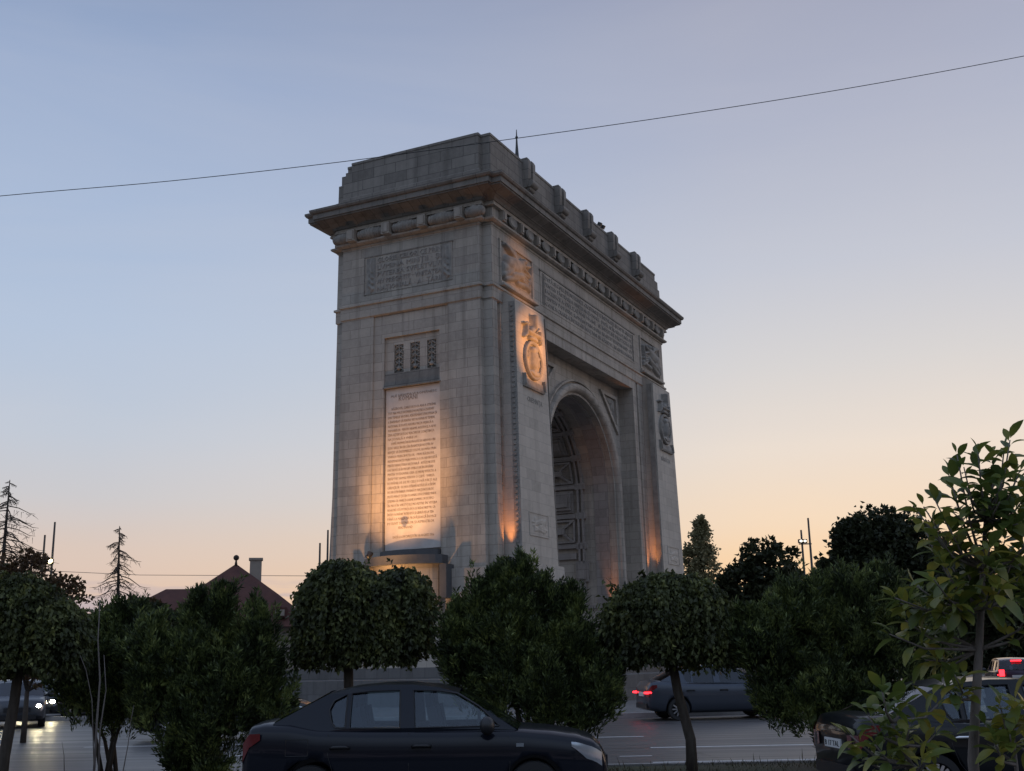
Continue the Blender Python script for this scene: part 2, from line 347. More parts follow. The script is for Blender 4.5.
# lower body behind the facade layers
def archpoly(r_, zs, n=28): return [(CU+r_*math.cos(math.pi*i/n), zs+r_*math.sin(math.pi*i/n)) for i in range(n+1)]
RI, ZS = 4.85, 11.45
DF = .95
b = MB()
poly = [(0,0),(CU-RI,0)] + archpoly(RI, ZS)[::-1] + [(CU+RI,0),(LU,0),(LU,18.45),(0,18.45)]
b.prism(poly, lambda x, y, t: (x, t, y), DF, WV-DF)
for fr in (0, 1):
    V = (lambda a, c: (a, c)) if fr == 0 else (lambda a, c: (WV-c, WV-a))
    for mir in (0, 1):
        U = (lambda a, c: (a, c)) if mir == 0 else (lambda a, c: (LU-c, LU-a))
        for u0, u1, v0 in ((0,.5,0),(.5,.78,.16),(.78,5.15,0),(5.15,5.42,.14),(5.42,6.0,0)):
            b.box(*U(u0,u1), *V(v0,DF), 0, 18.45)
    b.box(6.0, LU-6.0, *V(0,DF), 17.93, 18.45)
b.build('wall', M['wall'], arch, bat=True)
# upper wall and its string course
b = MB()
sweep(b, [(0,18.45),(.06,18.5),(.06,19.06),(.14,19.10),(.14,19.2),(.02,19.26),(0,22.15),(.06,22.2),(.06,22.28)])
b.build('upper_wall', M['wall'], arch)
b = MB(); sweep(b, [(.0,22.28),(.18,22.3),(.28,22.36),(.30,22.44),(.22,22.5),(.14,22.52),(.14,23.02),(.32,23.04),(.32,23.12),(.28,23.15),(.28,23.25)])
b.build('frieze', M['wall'], arch)
b = MB(); sweep(b, [(.28,23.25),(.34,23.25),(.42,23.36),(.62,23.5),(.9,23.6),(1.06,23.66),(1.06,23.74),(1.12,23.74),(1.12,24.0),(1.2,24.03),(1.26,24.12),(1.26,24.22),(.3,24.42)])
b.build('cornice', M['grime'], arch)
# frieze blocks, discs and garlands
def garland(p0, p1, r_, seed):
    rr = random.Random(seed); n = 26; b = MB()
    for k in range(9):
        t = (k+.5)/9; c = Vector(p0).lerp(Vector(p1), t); q = r_*(.80+.28*math.sin(math.pi*t)+rr.uniform(-.08,.08))
        b.ball(c, q, tuple((.62 if abs(p1[i]-p0[i]) > .1 else 1.0) for i in range(3)), 10, 7)
    b.tube([p0, Vector(p0).lerp(Vector(p1), .5), p1], [r_*.7,r_*.92,r_*.7], 10)
    b.build('garland', M['relief'], arch, smooth=True)
def fblock(a0, a1, b0, b1, c0, c1, in_, axis):
    b = MB(); b.box(a0, a1, b0, b1, c0, c1)
    if axis == 0: b.box(a0+.06, a1-.06, b0-.05, b1+.05, c0+.07, c1-.07)
    else: b.box(a0-.05, a1+.05, b0+.06, b1-.06, c0+.07, c1-.07)
    b.build('frieze_block', M['wall'], arch)
us = [CU+(k-6.0)*1.93 for k in range(13)]
for v0, sgn in ((0,-1),(WV,1)):
    for i, u in enumerate(us):
        f = v0+sgn*.1; a, c = sorted((f, f+sgn*.30)); fblock(u-.15, u+.15, a, c, 22.5, 23.03, 0, 0)
        if i < 12:
            m_ = u+.965; b = MB()
            b.lathe([(.03,.2),(.12,.17),(.15,.12),(.24,.2),(.27,.3),(.22,.36),(.13,.28),(.05,.3)], lambda x, y, h, m_=m_, f=f, sgn=sgn: (m_+x*1.75, f+sgn*h*.85, 22.76+y*1.0), 18)
            b.lathe([(.0,.0),(.45,.0),(.45,.1),(.0,.1)], lambda x, y, h, m_=m_, f=f, sgn=sgn: (m_+x*1.5, f+sgn*(h+.02), 22.77+y*.5), 18)
            b.build('rosette', M['relief'], arch, ang=50)
vs_ = [CV+(k-1.5)*2.06 for k in range(4)]
for u0, sgn in ((-.3,-1),(LU+.3,1)):
    f = u0+sgn*.1
    for i, v in enumerate(vs_):
        a, c = sorted((f, f+sgn*.52)); fblock(a, c, v-.22, v+.22, 22.42, 23.02, 0, 1)
    for i in range(5):
        a = (vs_[i-1]+.3) if i > 0 else .15; c = (vs_[i]-.3) if i < 4 else WV-.15
        garland((f+sgn*.14, a, 22.74), (f+sgn*.14, c, 22.74), .29, 40+i)
# attic
b = MB(); sweep(b, [(.14,24.36),(.14,24.95),(.04,25.02),(.03,25.95)])
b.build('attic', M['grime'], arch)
def attic_top(z0, z1, du, dv, o=.0):
    global FT
    keep = FT; u1, v1 = LU-du, WV-dv
    FT = [(0,0,-1,-1),(u1,0,1,-1),(u1,v1,1,1),(0,v1,-1,1),(0,v1-.45,-1,1),(-.3,v1-.45,-1,1),(-.3,.5,-1,-1),(0,.5,-1,-1)]
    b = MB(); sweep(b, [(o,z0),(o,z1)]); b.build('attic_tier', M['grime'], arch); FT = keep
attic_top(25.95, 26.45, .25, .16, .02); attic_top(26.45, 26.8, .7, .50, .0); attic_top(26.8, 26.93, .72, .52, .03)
# brackets on the attic crest
def bracket(u, front=True):
    b = MB(); s_ = -1 if front else 1; v0 = 0 if front else WV
    P = lambda a, h: (v0+s_*a, h)
    for du, dw in ((-.42,.3),(.12,.3)):
        pr = [P(-.45,27.0),P(-.45,27.18),P(.28,27.22),P(.36,27.05),P(.36,26.2),P(.30,25.7),P(.2,25.45),P(-.1,25.45),P(-.1,27.0)]
        b.prism(pr, lambda x, y, t: (t, x, y), u+du, u+du+dw)
    pr = [P(-.4,26.98),P(-.4,27.12),P(.16,27.14),P(.16,25.6),P(-.1,25.6),P(-.1,26.98)]
    b.prism(pr, lambda x, y, t: (t, x, y), u-.12, u+.12)
    b.tube([(u-.36, v0+s_*.34, 25.72),(u+.36, v0+s_*.34, 25.72)], .23, 12)
    b.tube([(u-.3, v0+s_*.22, 25.45),(u+.3, v0+s_*.22, 25.45)], .16, 10)
    b.v = [(x, y, 25.4+(z-25.4)*.93-.04) for x, y, z in b.v]
    return b.build('bracket', M['grime'], arch, ang=35)
BU = [CU-.38+(k-2)*3.95 for k in range(5)]
for u in BU: bracket(u, True); bracket(u, False)
# passage soffit decoration along the jambs and the barrel
def pp(s_, t, v):
    """point on the intrados path: s_ length from the ground of the far jamb, t inward offset"""
    L = math.pi*RI
    if s_ < ZS: return (CU+RI-t, v, s_)
    if s_ < ZS+L:
        a = (s_-ZS)/RI; return (CU+(RI-t)*math.cos(a), v, ZS+(RI-t)*math.sin(a))
    return (CU-RI+t, v, ZS-(s_-ZS-L))
STOT = 2*ZS+math.pi*RI
def pathbox(b, s0, s1, v0, v1, t, v0b=None, v1b=None, t0=-.02):
    n = max(1, int(abs(s1-s0)/.45)); v0b = v0 if v0b is None else v0b; v1b = v1 if v1b is None else v1b
    vs = []
    for i in range(n+1):
        q = i/n; s_ = s0+(s1-s0)*q; a = v0+(v0b-v0)*q; c = v1+(v1b-v1)*q
        vs += [pp(s_, t0, a), pp(s_, t, a), pp(s_, t, c), pp(s_, t0, c)]
    fs = [(i*4+k, i*4+(k+1)%4, (i+1)*4+(k+1)%4, (i+1)*4+k) for i in range(n) for k in range(4)] + [(3,2,1,0), (n*4, n*4+1, n*4+2, n*4+3)]
    b.add(vs, fs)
b = MB()
for side in (0, 1):
    V = (lambda a, c: (a, c)) if side == 0 else (lambda a, c: (WV-c, WV-a))
    for a, c, t in ((DF+.1,1.3,.0),(1.3,2.18,.07),(2.84,2.96,.12),(3.12,3.24,.12)):
        if t: pathbox(b, 4.85 if a > 2.5 else 0.0, (STOT-4.85) if a > 2.5 else STOT, *V(a, c), t+(.08 if a > 2.5 else 0))
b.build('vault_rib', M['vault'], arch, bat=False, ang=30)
b = MB(); k0 = 8.41; st = 1.72
npan = int((STOT-2*k0)/st)
for k in range(npan+1):
    s_ = k0+k*(STOT-2*k0)/npan
    for side in (0, 1):
        V = (lambda a, c: (a, c)) if side == 0 else (lambda a, c: (WV-c, WV-a))
        pathbox(b, s_-.19, s_+.19, *V(2.72, 3.36), .2)
    pathbox(b, s_-.13, s_+.13, 3.36, WV-3.36, .22)
    if k < npan:
        L = (STOT-2*k0)/npan; a0, a1 = s_+.22, s_+L-.22; v0, v1 = 3.5, WV-3.5
        if k % 2 == 0:
            for (x0, x1) in ((v0, v1), (v1, v0)):
                pathbox(b, a0, a1, x0-.1, x0+.1, .2, x1-.1, x1+.1)
            pathbox(b, a0-.02, a0+.09, v0-.05, v1+.05, .19); pathbox(b, a1-.09, a1+.02, v0-.05, v1+.05, .19)
            pathbox(b, a0, a1, v0-.06, v0+.05, .17); pathbox(b, a0, a1, v1-.05, v1+.06, .17); pathbox(b, (a0+a1)/2-.16, (a0+a1)/2+.16, CV-.3, CV+.3, .26)
        else:
            for i, t in ((0,.12),(.16,.24),(.34,.34)): pathbox(b, a0+i, a1-i, v0+i, v1-i, t)
for e in (0, 1):
    S_ = (lambda s_: s_) if e == 0 else (lambda s_: STOT-s_)
    for side in (0, 1):
        V = (lambda a, c: (a, c)) if side == 0 else (lambda a, c: (WV-c, WV-a))
        pathbox(b, *sorted((S_(6.3), S_(7.5))), *V(2.66, 3.42), .2); pathbox(b, *sorted((S_(6.45), S_(7.35))), *V(2.8, 3.28), .26)
    pathbox(b, *sorted((S_(7.65), S_(8.0))), 3.4, WV-3.4, .14); pathbox(b, *sorted((S_(4.75), S_(4.95))), 1.7, WV-1.7, .1)
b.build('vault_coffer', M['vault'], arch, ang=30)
# archivolts
b = MB()
prof = [(5.68,DF+.02),(5.68,.78),(5.58,.78),(5.57,.945),(5.47,.945),(5.45,.76),(5.38,.66),(5.22,.64),(5.08,.70),(5.0,.82),(4.98,.94),(4.90,.98),(4.86,1.1),(4.84,1.35)]
n = 40
for fr in (0, 1):
    path = [(1, 0, 0.0), (1, 0, ZS*.5)] + [(math.cos(math.pi*i/n), math.sin(math.pi*i/n), ZS) for i in range(n+1)] + [(-1, 0, ZS*.5), (-1, 0, 0.0)]
    grid = []
    for (c, s_, z0) in path: grid.append([(CU+r_*c, v if fr == 0 else WV-v, z0+r_*s_) for r_, v in prof])
    b.sheet(grid)
b.build('archivolt', M['wall'], arch, bat=True, ang=40)
# carved relief fields
def relief(w_, h, blobs, nx, ny, depth, fn, name, material, seed=0, nz=.25):
    """blobs: capsules (x0,y0,x1,y1,r,height) in 0..w,0..h"""
    X, Y = np.meshgrid(np.linspace(0, w_, nx), np.linspace(0, h, ny)); H = np.zeros_like(X)
    for x0, y0, x1, y1, r_, hh_ in blobs:
        dx, dy = x1-x0, y1-y0; L2 = dx*dx+dy*dy+1e-9
        t = np.clip(((X-x0)*dx+(Y-y0)*dy)/L2, 0, 1); d = np.hypot(X-x0-t*dx, Y-y0-t*dy)
        H = np.maximum(H, hh_*np.sqrt(np.clip(1-(d/r_)**2, 0, 1)))
    rs = np.random.default_rng(seed)
    for _ in range(14):
        kx, ky, ph = rs.uniform(-14, 14), rs.uniform(-14, 14), rs.uniform(0, 6.3); H += nz*.035*np.sin(kx*X+ky*Y+ph)*(H > .05)
    e = np.minimum(np.minimum(X, w_-X)/w_, np.minimum(Y, h-Y)/h); H = np.where(e < 1e-6, 0, H)
    b = MB(); b.sheet([[fn(X[j, i], Y[j, i], max(0, H[j, i])*depth) for i in range(nx)] for j in range(ny)])
    return b.build(name, material, arch, smooth=True)
def victory(w_, h, flip):
    F = (lambda x: w_-x) if flip else (lambda x: x)
    L = [(.18,.55,.5,.62,.2,1),(.48,.62,.62,.70,.16,1),(.66,.80,.67,.81,.09,1.2),(.62,.68,.85,.78,.06,.9),(.62,.66,.86,.55,.05,.8),
         (.05,.35,.3,.5,.16,.8),(.05,.2,.3,.4,.1,.8),(.1,.12,.5,.32,.08,.7),(.3,.3,.62,.42,.1,.9),(.5,.2,.9,.25,.07,.6),(.85,.3,.93,.75,.05,.8)]
    for k in range(7): L.append((.5-.02*k, .72, .08+.055*k, .97-.01*k, .045, .75))
    for k in range(4): L.append((.52, .55-.03*k, .9, .5-.11*k, .04, .55))
    return [(F(a*w_), c*h, F(d*w_), e*h, r_*h, q) for a, c, d, e, r_, q in L]
for u0, flip in ((.87, False), (20.27, True)):
    b = MB(); f0, f1 = u0, u0+3.46
    for (a, c, d, e) in ((f0-.12,f1+.12,21.6,21.72),(f0-.12,f0,19.55,21.6),(f1,f1+.12,19.55,21.6)): b.box(a, c, -.09, .02, d, e)
    b.box(f0-.16, f1+.3, -.3, .02, 19.3, 19.42); b.box(f0-.12, f1+.12, -.16, .02, 19.42, 19.55)
    p = b.build('relief_frame', M['wall'], arch); half_turn(p)
    r1 = relief(3.46, 2.05, victory(3.46, 2.05, flip), 90, 56, .3, lambda x, y, h, f0=f0: (f0+x, -.012-h, 19.55+y), 'relief_panel', M['relief'], 3)
    half_turn(r1)
# spandrel reliefs
for mir in (0, 1):
    U = (lambda a: a) if mir == 0 else (lambda a: LU-a)
    b = MB(); vv = DF-.05
    tri = [(6.6,17.35),(9.25,17.35),(6.6,15.0)]
    # moulded outline of the triangular field, set a little proud
    ins = [(6.8,17.15),(8.7,17.15),(6.8,15.45)]
    vs = [(U(x), DF-.0, y) for x, y in tri]+[(U(x), DF-.14, y) for x, y in tri]+[(U(x), DF-.14, y) for x, y in ins]+[(U(x), DF-.01, y) for x, y in ins]
    b.add(vs, [(j*3+i, j*3+(i+1)%3, (j+1)*3+(i+1)%3, (j+1)*3+i) for j in range(3) for i in range(3)])
    o = b.build('spandrel_frame', M['wall'], arch, bat=True); half_turn(o)
    bl = [(.3,1.4,.6,1.1,.16,1),(.65,1.35,.72,1.4,.11,1.2),(.25,.9,.5,1.2,.12,1),(.2,.5,.3,.9,.09,.8),(.7,1.3,1.3,1.5,.08,.8),(.3,1.55,1.0,1.6,.06,.7)]
    def sf(x, y, h, U=U):
        k = x/1.85+(1.65-y)/1.65
        if k > 1: x, y, h = x/k, 1.65-(1.65-y)/k, 0
        return (U(6.82+x), DF-.015-h, 15.48+y)
    o = relief(1.85, 1.65, bl, 30, 30, .10, sf, 'spandrel_relief', M['relief'], 5)
    half_turn(o)
# the four battered piers
def pier(mir):
    U = (lambda a: a) if mir == 0 else (lambda a: LU-a)
    b = MB()
    b.hexa([(U(.7),-.97,6.15),(U(4.6),-.97,6.15),(U(4.6),.1,6.15),(U(.7),.1,6.15)], [(U(1.0),-.70,18.6),(U(4.2),-.70,18.6),(U(4.2),.1,18.6),(U(1.0),.1,18.6)])
    b.hexa([(U(1.0),-.70,18.6),(U(4.2),-.70,18.6),(U(4.2),.1,18.6),(U(1.0),.1,18.6)], [(U(1.0),-.16,19.02),(U(4.2),-.16,19.02),(U(4.2),.1,19.02),(U(1.0),.1,19.02)])
    b.hexa([(U(.4),-1.45,0),(U(5.05),-1.45,0),(U(5.05),.1,0),(U(.4),.1,0)], [(U(.55),-1.14,6.15),(U(4.88),-1.14,6.15),(U(4.88),.1,6.15),(U(.55),.1,6.15)])
    o = b.build('pier', M['pier'], arch); half_turn(o, .22)
    b = MB()
    for k in range(48):
        z = 6.5+k*.25; t = (z-6.15)/12.45; ue = .7+.3*t; ve = -.97+.27*t; ue2 = 4.6-.4*t
        for e, s_ in ((ue, -1), (ue2, 1)):
            a, c = sorted((U(e-.02*s_), U(e+s_*.07))); b.box(a, c, ve+.12, ve+.26, z, z+.13)
    for s_, uu0, uu1 in ((-1,.7,1.0),(1,4.72,4.45)):
        b.hexa([(U(uu0),-.94,6.3),(U(uu0+s_*.03),-.94,6.3),(U(uu0+s_*.03),-.62,6.3),(U(uu0),-.62,6.3)],[(U(uu1),-.68,18.5),(U(uu1+s_*.03),-.68,18.5),(U(uu1+s_*.03),-.36,18.5),(U(uu1),-.36,18.5)])
    o = b.build('bead_strip', M['relief'], arch); half_turn(o, .22)
    # face coordinate helper on the sloping front: x from pier axis
    ca = 2.6 if mir == 0 else LU-2.6
    fv = lambda z: -.97+.27*(z-6.15)/12.45
    FN = lambda x, z, h: (ca+x, fv(z)-h, z)
    b = MB(); b.lathe([(.80,.0),(.80,.13),(.84,.17),(.94,.17),(.98,.12),(.98,0)], lambda x, y, h: FN(x, 15.88+y, h), 40, closed=True)
    o = b.build('medallion_ring', M['relief'], arch, ang=40); half_turn(o, .22)
    hd = [(.85,.62,.88,1.05,.36,1.1),(.8,.3,.9,.62,.2,.8),(.45,.12,1.25,.2,.2,.7),(1.12,.9,1.2,.95,.1,1),(.7,1.3,1.0,1.38,.2,1.0),(.3,.9,.35,1.2,.06,.5),(1.4,.6,1.42,1.1,.06,.5)]
    def disc(x, y, h):
        dx, dy = x-.83, y-.83; r_ = math.hypot(dx, dy)
        if r_ > .83: dx, dy = dx*.83/r_, dy*.83/r_; h = 0
        return FN(dx, 15.88+dy, .03+h)
    o = relief(1.66, 1.66, hd, 40, 40, .26, disc, 'portrait_relief', M['relief'], 8); half_turn(o, .22)
    cr = [(.9,.1,1.5,.1,.16,.8),(.6,.35,1.8,.35,.13,.9),(1.0,.45,1.4,.75,.2,1),(1.2,.6,1.2,1.25,.13,1.2),(.35,.15,.5,.75,.1,.9),(.25,.7,.7,.75,.07,.8),(1.9,.15,2.0,.6,.1,.8),(1.5,.5,1.9,.8,.06,.7),(.1,-.4,.35,.2,.1,.7),(2.1,-.3,2.15,.3,.08,.6)]
    o = relief(2.4, 1.35, cr, 64, 44, .34, lambda x, y, h: FN(x-1.2, 16.85+y, h-.01 if h > 0 else -.02), 'trophy_relief', M['relief'], 9); half_turn(o, .22)
    b = MB()
    b.hexa([FN(-1.12,14.42,-.02),FN(1.12,14.42,-.02),FN(1.12,14.42,.1),FN(-1.12,14.42,.1)],[FN(-1.12,14.52,-.02),FN(1.12,14.52,-.02),FN(1.12,14.52,.14),FN(-1.12,14.52,.14)])
    b.hexa([FN(-1.02,14.52,-.02),FN(1.02,14.52,-.02),FN(1.02,14.52,.1),FN(-1.02,14.52,.1)],[FN(-1.02,14.85,-.02),FN(1.02,14.85,-.02),FN(1.02,14.85,.07),FN(-1.02,14.85,.07)])
    b.hexa([FN(-1.12,14.52,-.02),FN(-1.05,14.52,-.02),FN(-1.05,14.52,.22),FN(-1.12,14.52,.22)],[FN(-1.12,15.05,-.02),FN(-1.05,15.05,-.02),FN(-1.05,15.05,.18),FN(-1.12,15.05,.18)])
    b.hexa([FN(1.05,14.52,-.02),FN(1.12,14.52,-.02),FN(1.12,14.52,.22),FN(1.05,14.52,.22)],[FN(1.05,15.05,-.02),FN(1.12,15.05,-.02),FN(1.12,15.05,.18),FN(1.05,15.05,.18)])
    o = b.build('medallion_shelf', M['relief'], arch); half_turn(o, .22)
    rr = random.Random(4); bl = [(rr.uniform(.2,1.8), rr.uniform(.15,.85), rr.uniform(.2,1.8), rr.uniform(.15,.85), .06, .8) for _ in range(14)]
    o = relief(2.0, 1.0, bl, 50, 30, .05, lambda x, y, h: FN(x-1.0, 7.45+y, .012+h), 'small_relief', M['pier'], 2); half_turn(o, .22)
    b = MB()
    for (a, c, d, e) in ((-1.06,1.06,8.45,8.5),(-1.06,1.06,7.4,7.45),(-1.06,-1.01,7.45,8.45),(1.01,1.06,7.45,8.45)):
        b.hexa([FN(a,d,-.01),FN(c,d,-.01),FN(c,d,.035),FN(a,d,.035)],[FN(a,e,-.01),FN(c,e,-.01),FN(c,e,.035),FN(a,e,.035)])
    o = b.build('relief_border', M['pier'], arch); half_turn(o, .22)
pier(0); pier(1)
# inscriptions --------------------------------------------------------------
def text_mesh(s_, size, ext):
    cu = bpy.data.curves.new('lettering', 'FONT'); cu.body = s_; cu.size = size; cu.extrude = ext; cu.resolution_u = 1
    o = bpy.data.objects.new('tmp', cu); COL.objects.link(o)
    dg = bpy.context.evaluated_depsgraph_get(); dg.update()
    me = bpy.data.meshes.new_from_object(o.evaluated_get(dg)); bpy.data.objects.remove(o)
    V_ = [tuple(v.co) for v in me.vertices]; F_ = [tuple(p.vertices) for p in me.polygons]; bpy.data.meshes.remove(me)
    return V_, F_
def lines(b, rows, x0, x1, ztop, pitch, size, ext, fn, justify=True, rag=0.0):
    for i, row in enumerate(rows):
        if not row: continue
        ind = 0; jl = justify; sz = 1
        if isinstance(row, tuple): row, ind, jl, sz = (row+(1,))[:4]
        V_, F_ = text_mesh(row, size*sz, ext)
        xs = [p[0] for p in V_]; a, c = min(xs), max(xs)
        W = (x1-x0-ind)*(1-rag*((i*7) % 5)/4); k = W/(c-a) if jl else min(.85, W/(c-a))
        zb = ztop-(i+1)*pitch+pitch*.2
        b.add([fn(x0+ind+(p[0]-a)*k, zb+p[1], p[2]) for p in V_], F_)
T1 = ["DVPĂ SECOLE DE SVFERINȚE CREȘTINEȘTE ÎNDVRATE ȘI LVPTE GRELE", "PENTRV PĂSTRAREA FIINȚEI NAȚIONALE · DVPĂ APĂRAREA PLINĂ DE", "SACRIFICII A CIVILIZAȚIVNII VMANE · SE ÎNDEPLINI DREPTATEA ȘI",
      "PENTRV POPORVL ROMÂN PRIN SABIA REGELVI FERDINAND CV", "CONLVCRAREA ÎNTREGEI NAȚIVNI ȘI GÂNDVL REGINEI MARIA"]
b = MB(); b.box(5.4, 19.2, -.035, .02, 19.62, 21.48); slab = b.build('inscription_slab', M['wall'], arch); half_turn(slab)
b = MB()
for (a, c, d, e) in ((5.3,19.3,21.5,21.56),(5.62,5.67,19.7,21.4),(5.78,5.81,19.7,21.4),(18.93,18.98,19.7,21.4),(18.8,18.83,19.7,21.4)): b.box(a, c, -.06, -.02, d, e)
o = b.build('inscription_border', M['grime'], arch); half_turn(o)
b = MB(); lines(b, T1, 5.95, 18.7, 21.42, .345, .30, .022, lambda x, y, e: (x, -.035-e, y)); o = b.build('lettering', M['letters'], slab); 
b = MB(); b.box(-.345, -.28, 1.95, 6.93, 19.62, 21.55); slab2 = b.build('side_inscription_slab', M['wall'], arch); half_turn(slab2)
T2 = [("GLORIE CELOR CE PRIN", .0, True), ("LVMINA MINȚII · ȘI", .0, True), ("PVTEREA SVFLETVLVI", 0., True), ("AV PREGĂTIT · VNITATEA", 0., True), ("NAȚIONALĂ · A · ȚĂRII", .0, True)]
b = MB(); lines(b, T2, 2.55, 6.2, 21.5, .37, .35, .022, lambda x, y, e: (-.35-e, 2.55+6.2-x, y)); b.build('lettering', M['letters'], slab2)
bl = []
for k in range(5): bl += [(.15+.03*k,.2+.3*k,.35-.02*k,.4+.3*k,.08,1)]
bl += [(.25,.1,.25,1.7,.05,.7)]
for vv0 in (1.99, 6.3): relief(.55, 1.85, bl, 16, 44, .09, lambda x, y, h, vv0=vv0: (-.352-h, vv0+x, 19.65+y), 'laurel_relief', M['relief'], 6)
b = MB()
for (a, c, d, e) in ((1.9,6.98,21.55,21.61),(6.93,6.98,19.6,21.55)): b.box(-.37, -.29, a, c, d, e)
b.build('inscription_border', M['grime'], arch)
# names under the medallions
for u0, txt in ((2.72, "CREDINȚA"), (LU-2.72, "BĂRBĂȚIA")):
    b = MB(); lines(b, [txt], u0-.85, u0+.85, 14.05, .34, .34, .008, lambda x, y, e: (x, -.97+.27*(y-6.15)/12.45-.006-e, y)); b.build('medallion_name', M['relief'], arch)
# --- side face (towards the camera): panel recess, three grated windows, marble tablet
b = MB()
for a, c, dpt in ((6.43,8.3,-.3),(.5,2.24,-.3),(2.24,2.76,-.22),(5.84,6.43,-.22)): b.box(dpt, .02, a, c, 0, 18.45)
b.box(-.22, .02, 2.76, 5.84, 17.28, 18.45); b.box(-.19, .02, 2.76, 5.84, 0, 6.6)
ws = [(2.76,3.01),(3.50,3.91),(4.44,4.82),(5.34,5.84)]
for a, c in ws: b.box(-.10, .02, a, c, 15.46, 17.28)
for a, c in ((3.01,3.5),(3.91,4.44),(4.82,5.34)): b.box(-.10, .02, a, c, 16.88, 17.28)
o = b.build('side_wall', M['wall'], arch, bat=True); half_turn(o)
b = MB(); b.hexa([(-.05,2.76,14.78),(-.22,2.76,14.78),(-.22,5.84,14.78),(-.05,5.84,14.78)],[(-.05,2.76,15.46),(-.14,2.76,15.46),(-.14,5.84,15.46),(-.05,5.84,15.46)])
b.box(-.26,-.02,2.72,5.88,14.72,14.78)
o = b.build('window_sill', M['grime'], arch, bat=True); half_turn(o)
for a, c in ((3.01,3.5),(3.91,4.44),(4.82,5.34)):
    b = MB(); rr = random.Random(int(a*10))
    b.box(.0, .015, a, c, 15.46, 16.88)
    W = c-a
    for k in range(5):
        zc = 15.6+k*.27
        b.tube([(-.05,a+.04,zc),(-.08,a+W*.5,zc+.16),(-.05,c-.04,zc)], .03, 6); b.tube([(-.05,a+.04,zc+.2),(-.07,a+W*.5,zc+.04),(-.05,c-.04,zc+.2)], .025, 6)
    b.tube([(-.06,a+W/2,15.48),(-.06,a+W/2,16.86)], .03, 6)
    b.ball((-.07, a+W/2, 15.7), .11)
    o = b.build('window_grille', M['relief'], arch, ang=40); half_turn(o)
b = MB(); b.box(-.09, .02, 2.80, 5.80, 6.95, 14.7); tab = b.build('marble_tablet', M['marble'], arch, bat=False)
T3 = [("ALE NEAMVLVI ROMÂNESC", .15, True), ("ROMÂNI", .6, False, 1.9), "", ("RĂZBOIVL CARE DE DOI ANI A STRÂNS", .2, True), "TOT MAI MVLT HOTARELE NOASTRE A ZGVDVIT", "DIN TEMELIE VECHIVL AȘEZĂMÂNT EVROPEAN ȘI",
 "A ÎNVEDERAT CĂ PENTRV VIITOR NVMAI PE TEMEIVL", "NAȚIONAL SE POATE ASIGVRA VIAȚA PAȘNICĂ A", "POPOARELOR · PENTRV NEAMVL NOSTRV EL A ADVS", "ZIVA AȘTEPTATĂ DE VEACVRI DE CONȘTIINȚA", ("NAȚIONALĂ A VNIRII LVI ·", .0, False),
 ("DVPĂ VREMVRI ÎNDELVNGATE DE NENOROCIRI", .2, True), "ȘI DE GRELE ÎNCERCĂRI ÎNAINTAȘII NOȘTRI AV", "REVȘIT SĂ ÎNTEMEIEZE STATVL ROMÂN PRIN", "VNIREA PRINCIPATELOR · PRIN RĂZBOIVL", "INDEPENDENȚEI PRIN MVNCA LOR NEOBOSITĂ",
 "PENTRV RENAȘTEREA NAȚIONALĂ · ASTĂZI NE ESTE", "DAT NOVĂ SĂ ÎNTREGIM OPERA LOR ÎNCHEGÂND", "PENTRV TOTDEAVNA CEEA CE MIHAI VITEAZVL A", "ÎNFĂPTVIT NVMAI PENTRV O CLIPĂ · VNIREA", "ROMÂNILOR DE PE CELE DOVĂ PĂRȚI ALE",
 "CARPAȚILOR · DE NOI ATÂRNĂ ASTĂZI SĂ SCĂPĂM", "DE SVB STĂPÂNIREA STRĂINĂ PE FRAȚII NOȘTRI DE", "PESTE MVNȚI ȘI DIN PLAIVRILE BVCOVINEI VNDE", "ȘTEFAN CEL MARE DOARME SOMNVL LVI DE VECI ·", "ÎN NOI ÎN VIRTVȚILE NOASTRE ÎN VITEJIA", "NOASTRĂ STĂ PVTINȚA DE A LE REDA DREPTVL CA",
 "ÎNTR'O ROMÂNIE ÎNTREGITĂ ȘI LIBERĂ DE LA TISA", "PÂNĂ LA MAREA SĂ PROPĂȘEASCĂ ÎN PACE", ("POTRIVIT DATINELOR ȘI ASPIRAȚIILOR", 0., False), ("FERDINAND", .6, False), "", ("DATĂ LA BVCVREȘTI ÎN 14 AVGVST 1916", .3, False)]
b = MB(); lines(b, T3, 2.98, 5.68, 14.45, .212, .17, .006, lambda x, y, e: (-.096-e, 2.98+5.68-x, y), rag=.07); b.build('lettering', M['ink'], tab)
o = half_turn(tab)
# bow fronted ledge under the tablet
def bow(b, v0, v1, z0, z1, e0, e1, zr=0, n=18, base=-.1):
    t = [i/n for i in range(n+1)]
    P = [(-.3-e0-(e1-e0)*math.sin(math.pi*q)**.8 if 0 < q < 1 else -.3-e0, v0+(v1-v0)*q) for q in t] + [(base, v1), (base, v0)]
    m_ = len(P); b.add([(u, v, z0) for u, v in P]+[(u, v, z1) for u, v in P], [tuple(range(m_))[::-1], tuple(range(m_, 2*m_))]+[(i, (i+1)%m_, m_+(i+1)%m_, m_+i) for i in range(m_)])
b = MB(); bow(b, 2.35, 6.5, 6.15, 6.55, .45, 1.35); bow(b, 2.75, 5.85, 6.55, 6.85, .15, .75)
b.box(-1.0,-.28,2.0,2.35,4.6,6.1); b.box(-1.0,-.28,6.5,6.8,4.6,6.1)
o = b.build('bow_ledge', M['slab'], arch); half_turn(o)
b = MB(); bow(b, 2.7, 6.2, 3.2, 6.15, .2, .95); bow(b, 2.4, 6.5, 0, 3.2, .3, 1.15); o = b.build('bow_pedestal', M['pier'], arch); half_turn(o)
